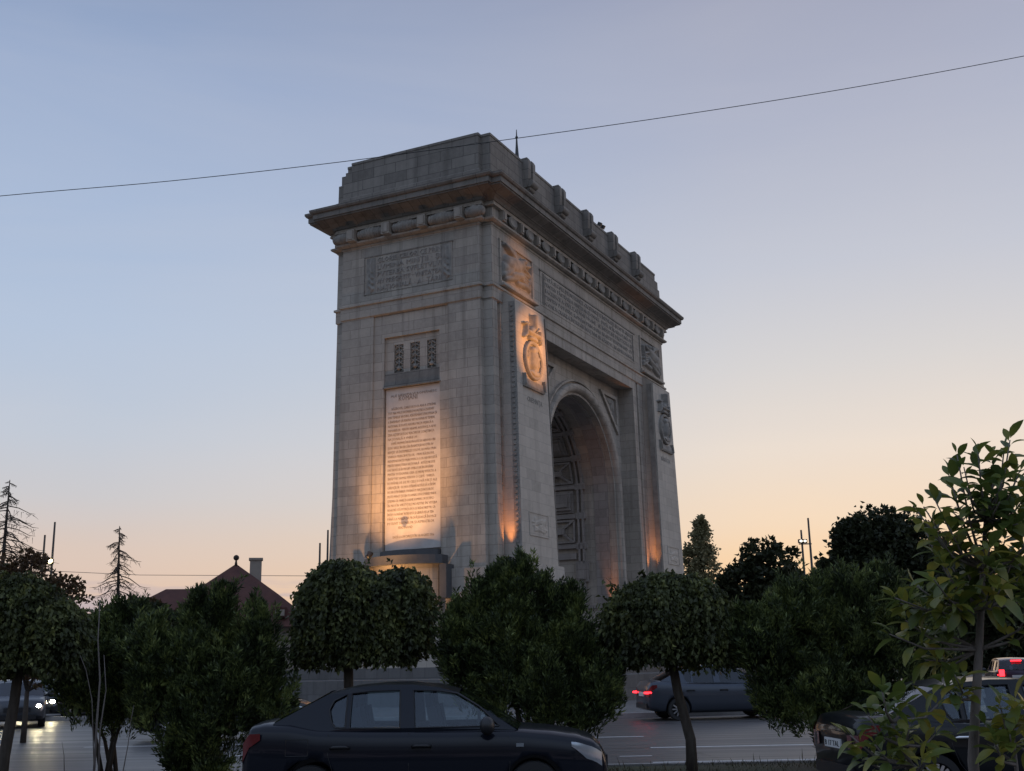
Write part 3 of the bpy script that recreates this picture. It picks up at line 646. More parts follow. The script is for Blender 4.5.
# base plinth of the side walls
b = MB()
b.box(-.62,0.05,.25,2.3,0,2.6); b.box(-.5,.05,.35,2.2,2.6,5.9); o = b.build('plinth', M['wall'], arch); half_turn(o)
b = MB(); b.box(-.62,.05,6.6,8.55,0,2.6); b.box(-.5,.05,6.7,8.45,2.6,5.9)
o = b.build('plinth', M['wall'], arch); half_turn(o)
b = MB(); b.box(-1.52,-1.4,3.6,4.05,0.0,2.35); o = b.build('door', M['bronze'], arch)
# lightning rod and floodlight on the crest
b = MB(); p0 = Vector((5.1, 1.0, 26.8)); b.tube([p0, p0+Vector((0,0,.8)), p0+Vector((0,0,1.9)), p0+Vector((0,0,2.75))], [.17,.14,.06,.02], 8); b.ball(p0+Vector((0,0,2.3)), .08)
o = b.build('lightning_rod', M['bronze'])
o.matrix_world = Matrix.Translation((KX, KY, 0)) @ Matrix.Rotation(R(90)-YAW, 4, 'Z')
tag(o, 'dark pointed lightning rod standing on the near end of the arch roof', 'lightning rod')
AM = Matrix.Translation((KX, KY, 0)) @ Matrix.Rotation(R(90)-YAW, 4, 'Z')
t = empty('roof_floodlight'); t.matrix_world = AM @ Matrix.Translation((14.6, .1, 26.85)) @ Matrix.Scale(.75, 4); tag(t, 'small dark double headed floodlight on the arch crest between two brackets', 'floodlight')
b = MB(); b.tube([(0,0,-.4),(0,0,.55)], .04, 6); b.tube([(-.3,0,.5),(.35,0,.5)], .035, 6); b.build('mount', M['black'], t)
for x in (-.3, .35):
    b = MB(); b.obox((x,-.05,.45), (.26,.3,.3), Euler((.5,0,0))); b.build('lamp_head', M['black'], t)

# ------------------------------------------------------------------ floodlights that light the stone
def flood(u, v, z, tgt, power, cone, label, size=.12, col=(1,.52,.2), blend=.9, fixture=True, group=None, scale=1):
    P = AM @ Vector((u, v, z)); T = AM @ Vector(tgt); d = (T-P).normalized()
    if fixture:
        t = empty('floodlight', P); tag(t, label, 'floodlight', group)
        q = d.to_track_quat('Z', 'Y'); t.rotation_euler = q.to_euler()
        b = MB(); b.lathe([(.05*scale,-.30*scale),(.1*scale,-.26*scale),(.14*scale,-.06*scale),(.15*scale,.0),(.13*scale,.0),(.12*scale,-.04*scale)], lambda x, y, h: (x, y, h), 14); b.build('housing', M['black'], t, ang=40)
        b = MB(); b.tube([(0,.1*scale,-.16*scale),(0,.2*scale,-.3*scale),(0,.2*scale,-.42*scale)], .02, 6); b.build('bracket', M['black'], t)
    L = bpy.data.lights.new('floodlight_beam', 'SPOT'); L.energy = power; L.spot_size = R(cone); L.spot_blend = blend; L.color = col; L.shadow_soft_size = size
    o = bpy.data.objects.new('floodlight_beam', L); COL.objects.link(o); o.location = P + d*.06; o.rotation_euler = (-d).to_track_quat('Z', 'Y').to_euler()
FG = 'floodlights fixed to the arch'
flood(-10.5, 5.4, 1.5, (-.1, 4.5, 9.9), 9800, 28, 'squat black floodlight on the terrace aimed at the marble tablet', col=(1,.50,.19), blend=1, scale=1.6)
flood(-2.7, 4.9, 6.6, (-.2, 4.8, 10.2), 380, 100, 'black floodlight on the bow ledge shining up the marble tablet', blend=1, col=(1,.47,.16))
flood(-3.2, 4.8, 3.0, (-1.2, 4.7, 5.4), 900, 110, 'black floodlight low in front of the curved pedestal under the tablet', blend=1)
flood(.40, -.42, 6.35, (.66, -.40, 10), 420, 44, 'black floodlight at the foot of the near pier flank beside the side wall', .05, col=(1,.34,.08))
flood(LU-5.15, -.46, 6.3, (LU-4.8, -.44, 10), 420, 44, 'black floodlight at the foot of the far pier flank', .05, col=(1,.34,.08))
flood(CU+RI-.5, 1.2, 3.9, (CU+RI+.05, 1.2, 9), 330, 32, 'black floodlight at the foot of the far jamb inside the opening', .05, col=(1,.34,.08))
# the medallion is lit from a post across the road, outside the picture to the right
lp = AM @ Vector((4.5, -24, 0))
t = empty('floodlight_post', lp); tag(t, 'tall grey post with a floodlight aimed at the near medallion', 'lamp post')
b = MB(); b.tube([(0,0,0),(0,0,4),(0,0,9)], [.11,.09,.06], 10); b.build('post', M['metal'], t)
b = MB(); b.obox((0,0,9.1), (.5,.35,.3)); b.build('lamp_head', M['black'], t)
flood(4.5, -24, 9.6, (2.75, -.8, 16.5), 44000, 10.5, 'x', fixture=False, blend=1, size=.1, col=(1,.42,.13))
flood(4.5, -24, 9.6, (2.9, 0, 20.4), 13000, 9, 'x', fixture=False, blend=1, size=.1, col=(1,.42,.13))
# ------------------------------------------------------------------ stepped terrace round the arch
def terrace(off, z0, z1, name):
    b = MB(); b.box(-off, LU+off, -off, WV+off, z0, z1); o = b.build(name, M['paving']); o.matrix_world = AM; tag(o, kind='structure'); return o
terrace(5.2, 0, 1.15, 'terrace'); terrace(2.7, 1.15, 1.62, 'terrace_step')

# ------------------------------------------------------------------ cars
def interp(tab, x):
    for a, c in zip(tab[:-1], tab[1:]):
        if a[0] <= x <= c[0]:
            t = (x-a[0])/(c[0]-a[0]); t = t*t*(3-2*t)*.35+t*.65
            return [p+(q-p)*t for p, q in zip(a[1:], c[1:])]
    return list(tab[-1][1:]) if x > tab[-1][0] else list(tab[0][1:])
SEDAN = dict(
  st=[(-2.17,.66,.40,.80,.86),(-2.14,.74,.33,.90,.96),(-2.06,.80,.28,1.02,1.075),(-1.9,.84,.25,1.045,1.10),(-1.6,.862,.22,1.04,1.095),(-1.25,.87,.2,.985,.99),(-.6,.875,.2,.965,.965),(.3,.875,.2,.95,.95),(.9,.87,.2,.945,.95),
      (1.08,.868,.2,.94,.995),(1.45,.86,.2,.905,.965),(1.8,.845,.22,.86,.915),(2.0,.81,.25,.805,.86),(2.1,.75,.29,.74,.79),(2.155,.69,.33,.65,.70),(2.18,.60,.38,.50,.56)],
  roof=[(.42,1.385),(.15,1.455),(-.15,1.487),(-.5,1.49),(-.85,1.462),(-1.15,1.395)],
  abase=(1.10,.965), cbase=(-1.80,1.075), axles=(1.30,-1.33), wr=.31,
  win=[[(.90,1.01),(.66,1.225),(.40,1.375),(.18,1.41),(-.13,1.42),(-.10,1.005)],
       [(-.28,1.005),(-.29,1.424),(-.62,1.42),(-.87,1.398),(-.88,1.015)],
       [(-.93,1.018),(-.92,1.388),(-1.08,1.32),(-1.13,1.22),(-1.1,1.09),(-1.05,1.02)]],
  plate_z=.72)
HATCH = dict(
  st=[(-2.08,.70,.40,.86,.90),(-2.05,.78,.33,.98,1.0),(-1.95,.84,.28,1.02,1.04),(-1.6,.87,.24,1.03,1.03),(-1.0,.88,.22,1.0,1.0),(.3,.88,.22,.98,.98),(.95,.87,.22,.97,.98),(1.15,.868,.22,.96,1.03),(1.5,.86,.22,.93,.99),(1.85,.83,.24,.86,.92),(2.03,.76,.28,.74,.80),(2.1,.66,.33,.60,.66),(2.13,.58,.38,.5,.56)],
  roof=[(.45,1.43),(.1,1.51),(-.4,1.54),(-1.0,1.52),(-1.5,1.47),(-1.62,1.43)],
  abase=(1.16,1.0), cbase=(-1.98,1.03), axles=(1.28,-1.30), wr=.32,
  win=[[(.95,1.02),(.70,1.26),(.44,1.40),(.1,1.43),(-.13,1.435),(-.10,1.01)],[(-.25,1.01),(-.26,1.435),(-.95,1.42),(-1.02,1.02)],[(-1.12,1.03),(-1.08,1.41),(-1.45,1.36),(-1.62,1.05)]],
  plate_z=.78)
def yside(z, zb=.95): return .80-(z-zb)*.30
def wheel(parent, x, y, r_, rim_mat, spokes=10):
    s_ = 1 if y > 0 else -1
    t = empty('wheel', (x, y, r_)); t.parent = parent
    F = lambda a, c, h: (a, s_*h, c)
    b = MB(); b.lathe([(r_*.66,-.20),(r_*.94,-.20),(r_,-.15),(r_,-.03),(r_*.95,.02),(r_*.68,.02)], F, 36, closed=True); b.build('tyre', M['rubber'], t, ang=40)
    b = MB(); b.lathe([(r_*.68,-.18),(r_*.68,.0),(r_*.64,.012),(r_*.60,-.02),(r_*.58,-.14)], F, 36, closed=False)
    b2 = MB()
    for k in range(spokes):
        a = 2*math.pi*k/spokes; ca, sa = math.cos(a), math.sin(a); px_, pz = -sa, ca; wd = .018 if spokes > 8 else .04
        q = []
        for rr_, hh_ in ((.04, .0), (r_*.63, .0)):
            for sg in (-1, 1): q.append((ca*rr_+px_*wd*sg, sa*rr_+pz*wd*sg))
        vs = [F(q[0][0], q[0][1], -.03), F(q[1][0], q[1][1], -.03), F(q[3][0], q[3][1], -.045), F(q[2][0], q[2][1], -.045),
              F(q[0][0], q[0][1], .012), F(q[1][0], q[1][1], .012), F(q[3][0], q[3][1], .0), F(q[2][0], q[2][1], .0)]
        b2.hexa(vs[:4], vs[4:])
    b2.lathe([(.0,-.03),(.065,-.03),(.065,.018),(.05,.024),(.0,.024)], F, 16)
    o = b2.build('rim', rim_mat, t, ang=40)
    b3 = MB(); b3.lathe([(0,-.165),(r_*.66,-.165),(r_*.70,-.10),(r_*.70,.0),(r_*.655,.008),(r_*.63,-.05),(r_*.60,-.13),(0,-.135)], F, 36)
    b3.build('wheel_dish', M['black'] if spokes > 8 else rim_mat, t, ang=40)
def make_car(name, S, paintm, loc, rz, label, group=None, rim=None, spokes=10, head='off', tail='off', glassm=None, detail=True, chrome=False, plate=None, scale=1.0):
    t = empty(name, loc, rz); t.scale = (scale*.972 if detail and not chrome else scale, scale, scale*(.91 if chrome else 1))
    tag(t, label, 'car', group); st = S['st']; x0, x1 = st[0][0], st[-1][0]
    N = 72; xs = sorted(set([x0+(x1-x0)*(.5-.5*math.cos(math.pi*i/N)) for i in range(N+1)]))
    grid = []
    for x in xs:
        w_, zb, zs, zt = interp(st, x); h = zs-zb
        half = [(0,zb),(.78*w_,zb),(.93*w_,zb+.04),(.985*w_,zb+.14*h),(1.0*w_,zb+.38*h),(1.005*w_,zb+.60*h),(1.0*w_,zb+.74*h),(.992*w_,zb+.80*h),(.975*w_,zb+.92*h),(.955*w_,zs-.01),(.93*w_,zs+.006),(.84*w_,zs+.55*(zt-zs)+.004),(.5*w_,zt),(0,zt+.012)]
        ring_ = half+[(-y, z) for y, z in half[1:-1]][::-1]
        grid.append([(x, y, z) for y, z in ring_])
    b = MB(); m_ = len(grid[0]); nn = len(grid)
    b.add([p for r_ in grid for p in r_], [(i*m_+j, i*m_+(j+1)%m_, (i+1)*m_+(j+1)%m_, (i+1)*m_+j) for i in range(nn-1) for j in range(m_)]+[tuple(range(m_))[::-1], tuple(range((nn-1)*m_, nn*m_))])
    body = b.build('body', paintm, t, ang=38)
    c = MB()
    for ax in S['axles']:
        for s_ in (-1, 1):
            c.lathe([(0,s_*.58),(S['wr']+.055,s_*.58),(S['wr']+.055,s_*1.1),(0,s_*1.1)], lambda a, d, h, ax=ax: (ax+a, h, S['wr']+.01+d), 40)
    cut = c.build('cut', M['black'], t, ang=30)
    mod = body.modifiers.new('arches', 'BOOLEAN'); mod.object = cut; mod.operation = 'DIFFERENCE'; mod.solver = 'EXACT'
    bpy.context.view_layer.update(); dg = bpy.context.evaluated_depsgraph_get(); me = bpy.data.meshes.new_from_object(body.evaluated_get(dg))
    body.modifiers.clear(); body.data = me; bpy.data.objects.remove(cut)
    # side frames with window openings
    roofp = S['roof']; ab, cb = S['abase'], S['cbase']
    outer = [ab]+roofp+[cb, (cb[0]+.3, .95), (0, .93), (ab[0]-.05, .93)]
    gm = glassm or M['glass']
    for s_ in (-1, 1):
        cu = bpy.data.curves.new('c', 'CURVE'); cu.dimensions = '2D'; cu.fill_mode = 'BOTH'; cu.extrude = .018
        for k, pl in enumerate([outer]+S['win']):
            spn = cu.splines.new('POLY'); spn.points.add(len(pl)-1); spn.use_cyclic_u = True
            for q, (px_, pz) in zip(spn.points, pl): q.co = (px_, pz, 0, 1)
        o = bpy.data.objects.new('tmp', cu); COL.objects.link(o); bpy.context.view_layer.update()
        dg = bpy.context.evaluated_depsgraph_get(); me = bpy.data.meshes.new_from_object(o.evaluated_get(dg)); bpy.data.objects.remove(o)
        for v in me.vertices:
            px_, pz, e = v.co; tp = min(1, max(0, (px_-.2)/.9)); tr = min(1, max(0, (-.9-px_)/.9))
            v.co = (px_, s_*(yside(pz)+e-.02*tp-.03*tr), pz)
        me.materials.clear(); me.materials.append(paintm)
        f = bpy.data.objects.new('window_frame', me); COL.objects.link(f); f.parent = t
        for pl in S['win']:
            b = MB(); b.prism(pl, lambda x, z, e: (x, s_*(yside(z)-.012+e-.02*min(1, max(0, (x-.2)/.9))-.03*min(1, max(0, (-.9-x)/.9))), z), -.003, .003); b.build('side_window', gm, t)
            if detail:
                b = MB(); n_ = len(pl); cx = sum(p[0] for p in pl)/n_; cz = sum(p[1] for p in pl)/n_
                yy = lambda x, z: s_*(yside(z)+.019-.02*min(1, max(0, (x-.2)/.9))-.03*min(1, max(0, (-.9-x)/.9)))
                pts = [(x, yy(x, z), z) for x, z in pl+[pl[0]]]
                b.tube(pts, .011, 5, caps=False); b.build('window_seal', M['black'], t)
    # roof skin, windscreen, rear screen
    def skin(prof, wf, bul, m_, nm, n_=9, thick=.0):
        g_ = []
        for x, z in prof:
            yw = wf(x, z); g_.append([(x+bul[0]*(1-(k/(n_-1)*2-1)**2), yw*(k/(n_-1)*2-1), z+bul[1]*(1-(k/(n_-1)*2-1)**2)) for k in range(n_)])
        b = MB(); b.sheet(g_); return b.build(nm, m_, t, smooth=True)
    fine = []
    for a, c in zip(roofp[:-1], roofp[1:]): fine += [(a[0]+(c[0]-a[0])*k/4, a[1]+(c[1]-a[1])*k/4) for k in range(4)]
    fine.append(roofp[-1])
    skin(fine, lambda x, z: yside(z)+.012-.03*max(0, (-.9-x)/.9), (0, .03), paintm, 'roof')
    lerp = lambda a, c, n_=6: [(a[0]+(c[0]-a[0])*k/n_, a[1]+(c[1]-a[1])*k/n_) for k in range(n_+1)]
    skin(lerp((ab[0]+.02, ab[1]), roofp[0]), lambda x, z: yside(z)-.02, (.05, .03), gm, 'windscreen')
    skin(lerp(roofp[-1], cb), lambda x, z: yside(z)-.05, (-.05, .03), gm, 'rear_screen')
    # interior
    b = MB()
    for x in (.22, -.72):
        for y in (-.36, .36):
            b.obox((x-.10, y, 1.02), (.13, .42, .42), Euler((0,-.2,0))); b.obox((x-.18, y, 1.30), (.09, .22, .16), Euler((0,-.15,0)))
    b.obox((.85, 0, .99), (.35, 1.3, .1)); b.tube([(.62,.36+.17*math.cos(a),1.0+.17*math.sin(a)) for a in [k*.6283 for k in range(11)]], .015, 6)
    b.build('seats', M['interior'], t)
    # lamps
    hm = {'off': M['lampglass'], 'on': M['headon']}[head]; tm = {'off': M['redoff'], 'on': M['redon']}[tail]
    def surf(x, f):    # point on the body side at height fraction f
        w_, zb, zs, zt = interp(st, x); return w_, zb, zs, zt
    for s_ in (-1, 1):
        b = MB(); g_ = []
        for k in range(7):
            x = x1-.44+.36*k/6 if detail else x1-.3+.27*k/6; w_, zb, zs, zt = interp(st, x); hgt = (.05+.10*min(1, k/3))
            g_.append([(x+.006, s_*(w_*1.0+.006-.012*q*q), max(zs-.045, .66)-hgt*(1-q)) for q in (0,.25,.5,.75,1)])
        b.sheet(g_)
        w_, zb, zs, zt = interp(st, x1-.06); w2, _, zs2, _ = interp(st, x1-.02)
        b.add([(x1-.08,s_*w_,.72),(x1-.08,s_*w_,.58),(x1-.01,s_*.45,.55),(x1-.02,s_*.45,.66)], [(0,1,2,3)])
        hl = b.build('headlight', M['lampglass'], t, smooth=True)
        if head == 'on':
            b = MB(); b.ball((x1-.085, s_*.62, .665), .10, (.7,1,.75)); o = b.build('bulb', M['headon'], hl)
        b = MB(); g_ = []
        for k in range(6):
            x = x0+.03+.22*k/5; w_, zb, zs, zt = interp(st, x); top = zs-.04-.03*k/5; hgt = .20-.13*k/5
            g_.append([(x-.008, s_*(w_*1.0+.008), top-hgt*(1-q)) for q in (0,.33,.66,1)])
        b.sheet(g_)
        w_, zb, zs, zt = interp(st, x0+.03)
        b.add([(x0+.02,s_*w_*1.01,zs-.05),(x0+.02,s_*w_*1.01,zs-.26),(x0-.012,s_*.47,zs-.22),(x0-.012,s_*.47,zs-.06)], [(0,1,2,3)])
        tl = b.build('tail_light', M['redoff'] if tail == 'off' else M['redoff'], t, smooth=True)
        if tail == 'on':
            b = MB(); b.obox((x0-.03, s_*.66, max(zs-.14, .72) if S is SEDAN else .93), (.06,.30,.05) if S is SEDAN else (.06,.2,.26)); b.obox((x0+.12, s_*(w_+.03), zs-.13), (.22,.04,.045)); b.build('bulb', M['redon'], tl)
        b = MB(); b.ball((.76, s_*.985, 1.02), .145, (.62,.85,.72), 12, 8); b.tube([(.78,s_*.78,.98),(.78,s_*.92,.975)], .03, 6); b.build('wing_mirror', paintm if chrome else M['black'], t, smooth=True)
        for hx in (-.02, -.98):
            w_ = .868; b = MB()
            b.tube([(hx-.11, s_*(w_+.006), .80),(hx-.07, s_*(w_+.04), .812),(hx+.07, s_*(w_+.04), .812),(hx+.11, s_*(w_+.006), .80)], .02, 6)
            b.build('door_handle', M['chrome'] if chrome else M['black'], t, smooth=True)
        if detail:
            b = MB()
            for line in ([(1.0,.90),(1.02,.6),(.98,.3)],[(-.17,.95),(-.17,.6),(-.17,.28)],[(-1.12,.95),(-1.12,.72),(-1.05,.5),(-.92,.32)],[(-1.36,.9),(-1.62,.9),(-1.62,.72),(-1.36,.72),(-1.36,.9)]):
                pts = []
                for (x, z) in line:
                    w_, zb, zs, zt = interp(st, x); f = (z-zb)/(zs-zb); yw = w_*np.interp(f, [0,.14,.38,.6,.74,.8,.92,1], [.95,.985,1.0,1.005,1.0,.992,.975,.955]); pts.append((x, s_*(yw+.0005), z))
                fine_ = []
                for a, c in zip(pts[:-1], pts[1:]): fine_ += [tuple(a[i]+(c[i]-a[i])*k/5 for i in range(3)) for k in range(6)]
                b.tube(fine_, .0045, 4)
            b.build('door_seam', M['black'], t)
            b = MB(); b.obox((1.14, s_*.873, .80), (.09,.012,.04)); b.build('side_indicator', M['lampglass'], t)
            if chrome:
                b = MB(); b.tube([(1.0,s_*(.80+.022),.955),(.2,s_*.824,.957),(-.9,s_*.824,.965),(-1.15,s_*.80,.98)], .012, 5); b.build('chrome_trim', M['chrome'], t)
    b = MB(); g_ = [[(x1+.004, y, z) for y in (-.4,-.2,0,.2,.4)] for z in (.52,.58,.64)]
    b.obox((x1-.03, 0, .57), (.10, .8, .14)); b.build('grille', M['black'], t)
    b = MB(); b.obox((x1-.03, 0, .34), (.12, 1.15, .14)); b.build('bumper_trim', M['black'], t)
    b = MB(); b.obox((x0+.03, 0, .40), (.12, 1.2, .14)); b.build('bumper_trim', M['black'], t)
    if tail == 'on' and S is HATCH:
        b = MB(); b.obox((x0+.30, 0, 1.43), (.10, .42, .05)); b.build('brake_light', M['redon'], t)
    b = MB(); b.obox((x0-.012, 0, S['plate_z']), (.02, .52, .115)); pl = b.build('number_plate', M['plate'], t)
    if plate:
        V_, F_ = text_mesh(plate, .095, .002); xs_ = [p[0] for p in V_]; k = .46/(max(xs_)-min(xs_))
        b = MB(); b.add([(x0-.024-p[2], .23-(p[0]-min(xs_))*k, S['plate_z']-.035+p[1]) for p in V_], F_); b.build('lettering', M['black'], pl)
    for ax in S['axles']:
        for s_ in (-1, 1): wheel(t, ax, s_*.84, S['wr'], rim or M['alloy'], spokes)
    return t
navy = paint('dark navy car paint', (.006,.008,.015), .15, .3); blackp = paint('black car paint', (.008,.009,.011), .1)
silver = paint('silver blue car paint', (.06,.07,.09), .5); greyp = paint('grey car paint', (.06,.065,.075), .4); whitep = paint('white car paint', (.45,.46,.48), 0); darkp = paint('dark grey car paint', (.03,.032,.036), .3); plum = paint('plum car paint', (.07,.05,.075), .3)
p = at(426, 745, 14.45)
make_car('parked_car', SEDAN, navy, (p.x+.03, 14.5, 0), 0, 'dark navy saloon parked side-on in front of the trees, nose to the right', rim=M['alloy'], spokes=7)
make_car('parked_car', SEDAN, blackp, (6.14, 14.95, 0), R(5), 'black saloon with chrome window trim parked behind the young broad leaved tree', rim=M['alloy'], spokes=18, chrome=True, plate='B 17 TAL', scale=1.04)
p = at(716, 717, 35.6)
make_car('moving_car', SEDAN, silver, (5.95, 35.6, 0), R(8), 'silver blue saloon with glowing red tail lamp driving round the island', tail='on', scale=1.05, detail=False, glassm=M['darkglass'])
GC = 'cars driving on the roundabout'
make_car('moving_car', SEDAN, darkp, (-7.35, 30.0, 0), R(3), 'dark saloon passing behind the left conifer bushes', detail=False, glassm=M['darkglass'])
make_car('moving_car', SEDAN, greyp, (-16.75, 39.6, 0), R(-68), 'grey saloon with bright headlamps coming forward at the far left edge', head='on', detail=False, glassm=M['darkglass'])
make_car('moving_car', HATCH, darkp, (-17.2, 45.5, 0), R(-104), 'dark hatchback with one lit headlamp beside the grey saloon on the left', head='on', detail=False, glassm=M['darkglass'])
make_car('moving_car', HATCH, whitep, (-17.3, 50.0, 0), R(-98), 'pale hatchback half hidden by the left conifer bushes', detail=False, glassm=M['darkglass'])
make_car('moving_car', HATCH, plum, (21.75, 52, 0), R(76), 'hatchback with two lit red tail lamps seen above the black parked saloon', tail='on', detail=False)
make_car('moving_car', HATCH, greyp, (20.2, 57, 0), R(70), 'grey hatchback ahead of the one with lit tail lamps, mostly behind foliage', tail='off', detail=False, glassm=M['darkglass'])

# ------------------------------------------------------------------ vegetation
L_MUL = leaf_mat('mulberry leaves', [(.12,(0.023,0.027,0.012)),(.42,(0.055,0.065,0.023)),(.7,(0.114,0.130,0.042)),(.93,(0.247,0.247,0.072))])
L_THU = leaf_mat('thuja sprays', [(.12,(.016,.025,.011)),(.40,(.048,.066,.024)),(.64,(.125,.16,.05)),(.90,(.30,.34,.10))], trans=.2)
L_DRK = leaf_mat('dark broad leaves', [(.2,(0.024,0.031,0.014)),(.6,(0.042,0.050,0.022)),(.9,(0.060,0.066,0.026))])
L_RED = leaf_mat('autumn brown leaves', [(.2,(0.065,0.039,0.021)),(.6,(0.111,0.065,0.031)),(.9,(0.078,0.078,0.033))])
L_POP = leaf_mat('poplar leaves', [(.2,(0.179,0.166,0.092)),(.6,(0.285,0.266,0.139)),(.9,(0.393,0.333,0.185))])
L_MAG = leaf_mat('broad glossy leaves', [(.15,(0.065,0.100,0.027)),(.45,(0.120,0.162,0.033)),(.75,(0.261,0.252,0.045)),(.95,(0.435,0.342,0.060))], .38, .4, .5)
def leaf_mesh(name, material, parent, P, D, L, Wd, fold=.25, seed=0):
    """P base points, D unit directions, L lengths, Wd widths: each leaf a folded lozenge of two faces"""
    rs = np.random.default_rng(seed); n = len(P)
    A = rs.normal(size=(n, 3)); S = np.cross(D, A); S /= np.linalg.norm(S, axis=1, keepdims=True)+1e-9
    N_ = np.cross(S, D); L = np.asarray(L).reshape(-1, 1); Wd = np.asarray(Wd).reshape(-1, 1)
    tip = P+D*L-N_*L*.12; mid = P+D*L*.45
    a = mid+S*Wd*.5+N_*Wd*fold; c = mid-S*Wd*.5+N_*Wd*fold
    V_ = np.stack([P, a, tip, c], 1).reshape(-1, 3)
    me = bpy.data.meshes.new(name); me.vertices.add(4*n); me.vertices.foreach_set('co', V_.ravel())
    idx = np.arange(n)*4; F_ = np.stack([idx, idx+1, idx+2, idx, idx+2, idx+3], 1).ravel().astype(np.int32)
    me.loops.add(6*n); me.loops.foreach_set('vertex_index', F_); me.polygons.add(2*n)
    me.polygons.foreach_set('loop_start', np.arange(0, 6*n, 3).astype(np.int32)); me.update(calc_edges=True)
    me.materials.append(material); o = bpy.data.objects.new(name, me); COL.objects.link(o); o.parent = parent; return o
def unit(a): return a/(np.linalg.norm(a, axis=-1, keepdims=True)+1e-9)
def tree_root(name, label, cat, p, group=None):
    t = empty(name, (p[0], p[1], 0)); tag(t, label, cat, group); return t
def local(t, a): return np.asarray(a)-np.array([t.location.x, t.location.y, 0])
def lobes_px(L, Y, dy=.85):
    """(px, py, rx, ry[, depth shift]) -> centre, radii"""
    out = []
    for q in L:
        d = q[4] if len(q) > 4 else 0; y = Y+d; k = ppm(y); c = at(q[0], q[1], y); out.append((np.array(c), np.array((q[2]/k, q[2]/k*dy, q[3]/k))))
    return out
def conifer(base_px, Y, L, seed, label, plumes=1.0, group=None, stems=5, name='conifer_bush', size=1.0, dens=105):
    rs = np.random.default_rng(seed); lb = lobes_px(L, Y); bp = at(base_px, 765, Y); t = tree_root(name, label, 'bush', (bp.x, Y), group)
    P = []; D = []; Ls = []; Ws = []
    for c, r_ in lb:
        area = r_[0]*r_[2]*4
        r_ = r_*.84; n = int(46*area*plumes)+8
        u = unit(rs.normal(size=(n, 3))); u[:, 2] = np.where(u[:, 2] < -.75, -u[:, 2], u[:, 2]); rad = rs.uniform(.45, 1.2, (n, 1))**.6
        ctr = c+u*rad*r_
        ax = unit(u*np.array([.45,.45,.18])+np.array([0,0,.85])+rs.normal(size=(n,3))*.13)
        ln = rs.uniform(.38, .85, n)*size; wd = rs.uniform(.07, .125, n)*size
        nt = 5
        for _k in range(nt):
            ctr[_k] = c+np.array([rs.uniform(-.35,.35)*r_[0], rs.uniform(-.35,.35)*r_[1], r_[2]*rs.uniform(.55,.85)]); ax[_k] = unit(np.array([rs.normal()*.08, rs.normal()*.08, 1.0])); ln[_k] = rs.uniform(.5,.85)*size; wd[_k] = rs.uniform(.10,.16)*size
        for i in range(n):
            m_ = dens*(3 if i < nt else 1); h = rs.uniform(0, 1, m_)**.8; env = np.sin(np.pi*np.clip(h*.86+.12, 0, 1))**.7
            th = rs.uniform(0, 2*np.pi, m_); a1 = unit(np.cross(ax[i], [.3,.9,.1])); a2 = np.cross(ax[i], a1)
            off = (np.cos(th)[:, None]*a1+np.sin(th)[:, None]*a2); rr_ = (wd[i]*env*rs.uniform(.3, 1, m_))[:, None]
            P.append(ctr[i]+ax[i]*((h-.45)*ln[i])[:, None]+off*rr_)
            D.append(unit(ax[i]*.9+off*.55+rs.normal(size=(m_,3))*.22)); Ls.append(rs.uniform(.05,.12,m_)*size); Ws.append(rs.uniform(.018,.032,m_)*size)
        # inner fill: larger sprays in the same colours, closing gaps in the body
        m_ = int(170*area)+20; u = unit(rs.normal(size=(m_, 3)))*rs.uniform(0, .72, (m_, 1)); P.append(c+u*r_*.9); D.append(unit(rs.normal(size=(m_,3))+np.array([0,0,.6]))); Ls.append(rs.uniform(.15,.28,m_)*size); Ws.append(rs.uniform(.06,.11,m_)*size)
    P = local(t, np.concatenate(P)); P[:, 2] = np.maximum(P[:, 2], .03)
    leaf_mesh('crown', L_THU, t, P, np.concatenate(D), np.concatenate(Ls), np.concatenate(Ws), seed=seed)
    b = MB(); rr_ = random.Random(seed)
    for k in range(stems):
        c = lb[k % len(lb)][0]; top = Vector(local(t, c)); bb = Vector((rr_.uniform(-.12,.12), rr_.uniform(-.1,.1), -.05))
        md = bb.lerp(top, .5)+Vector((rr_.uniform(-.1,.1), 0, 0)); md.x = bb.x+(top.x-bb.x)*.35
        b.tube([bb, md, top], [.045,.03,.012], 6)
    b.build('trunk', M['darkbark'], t, smooth=True)
    return t
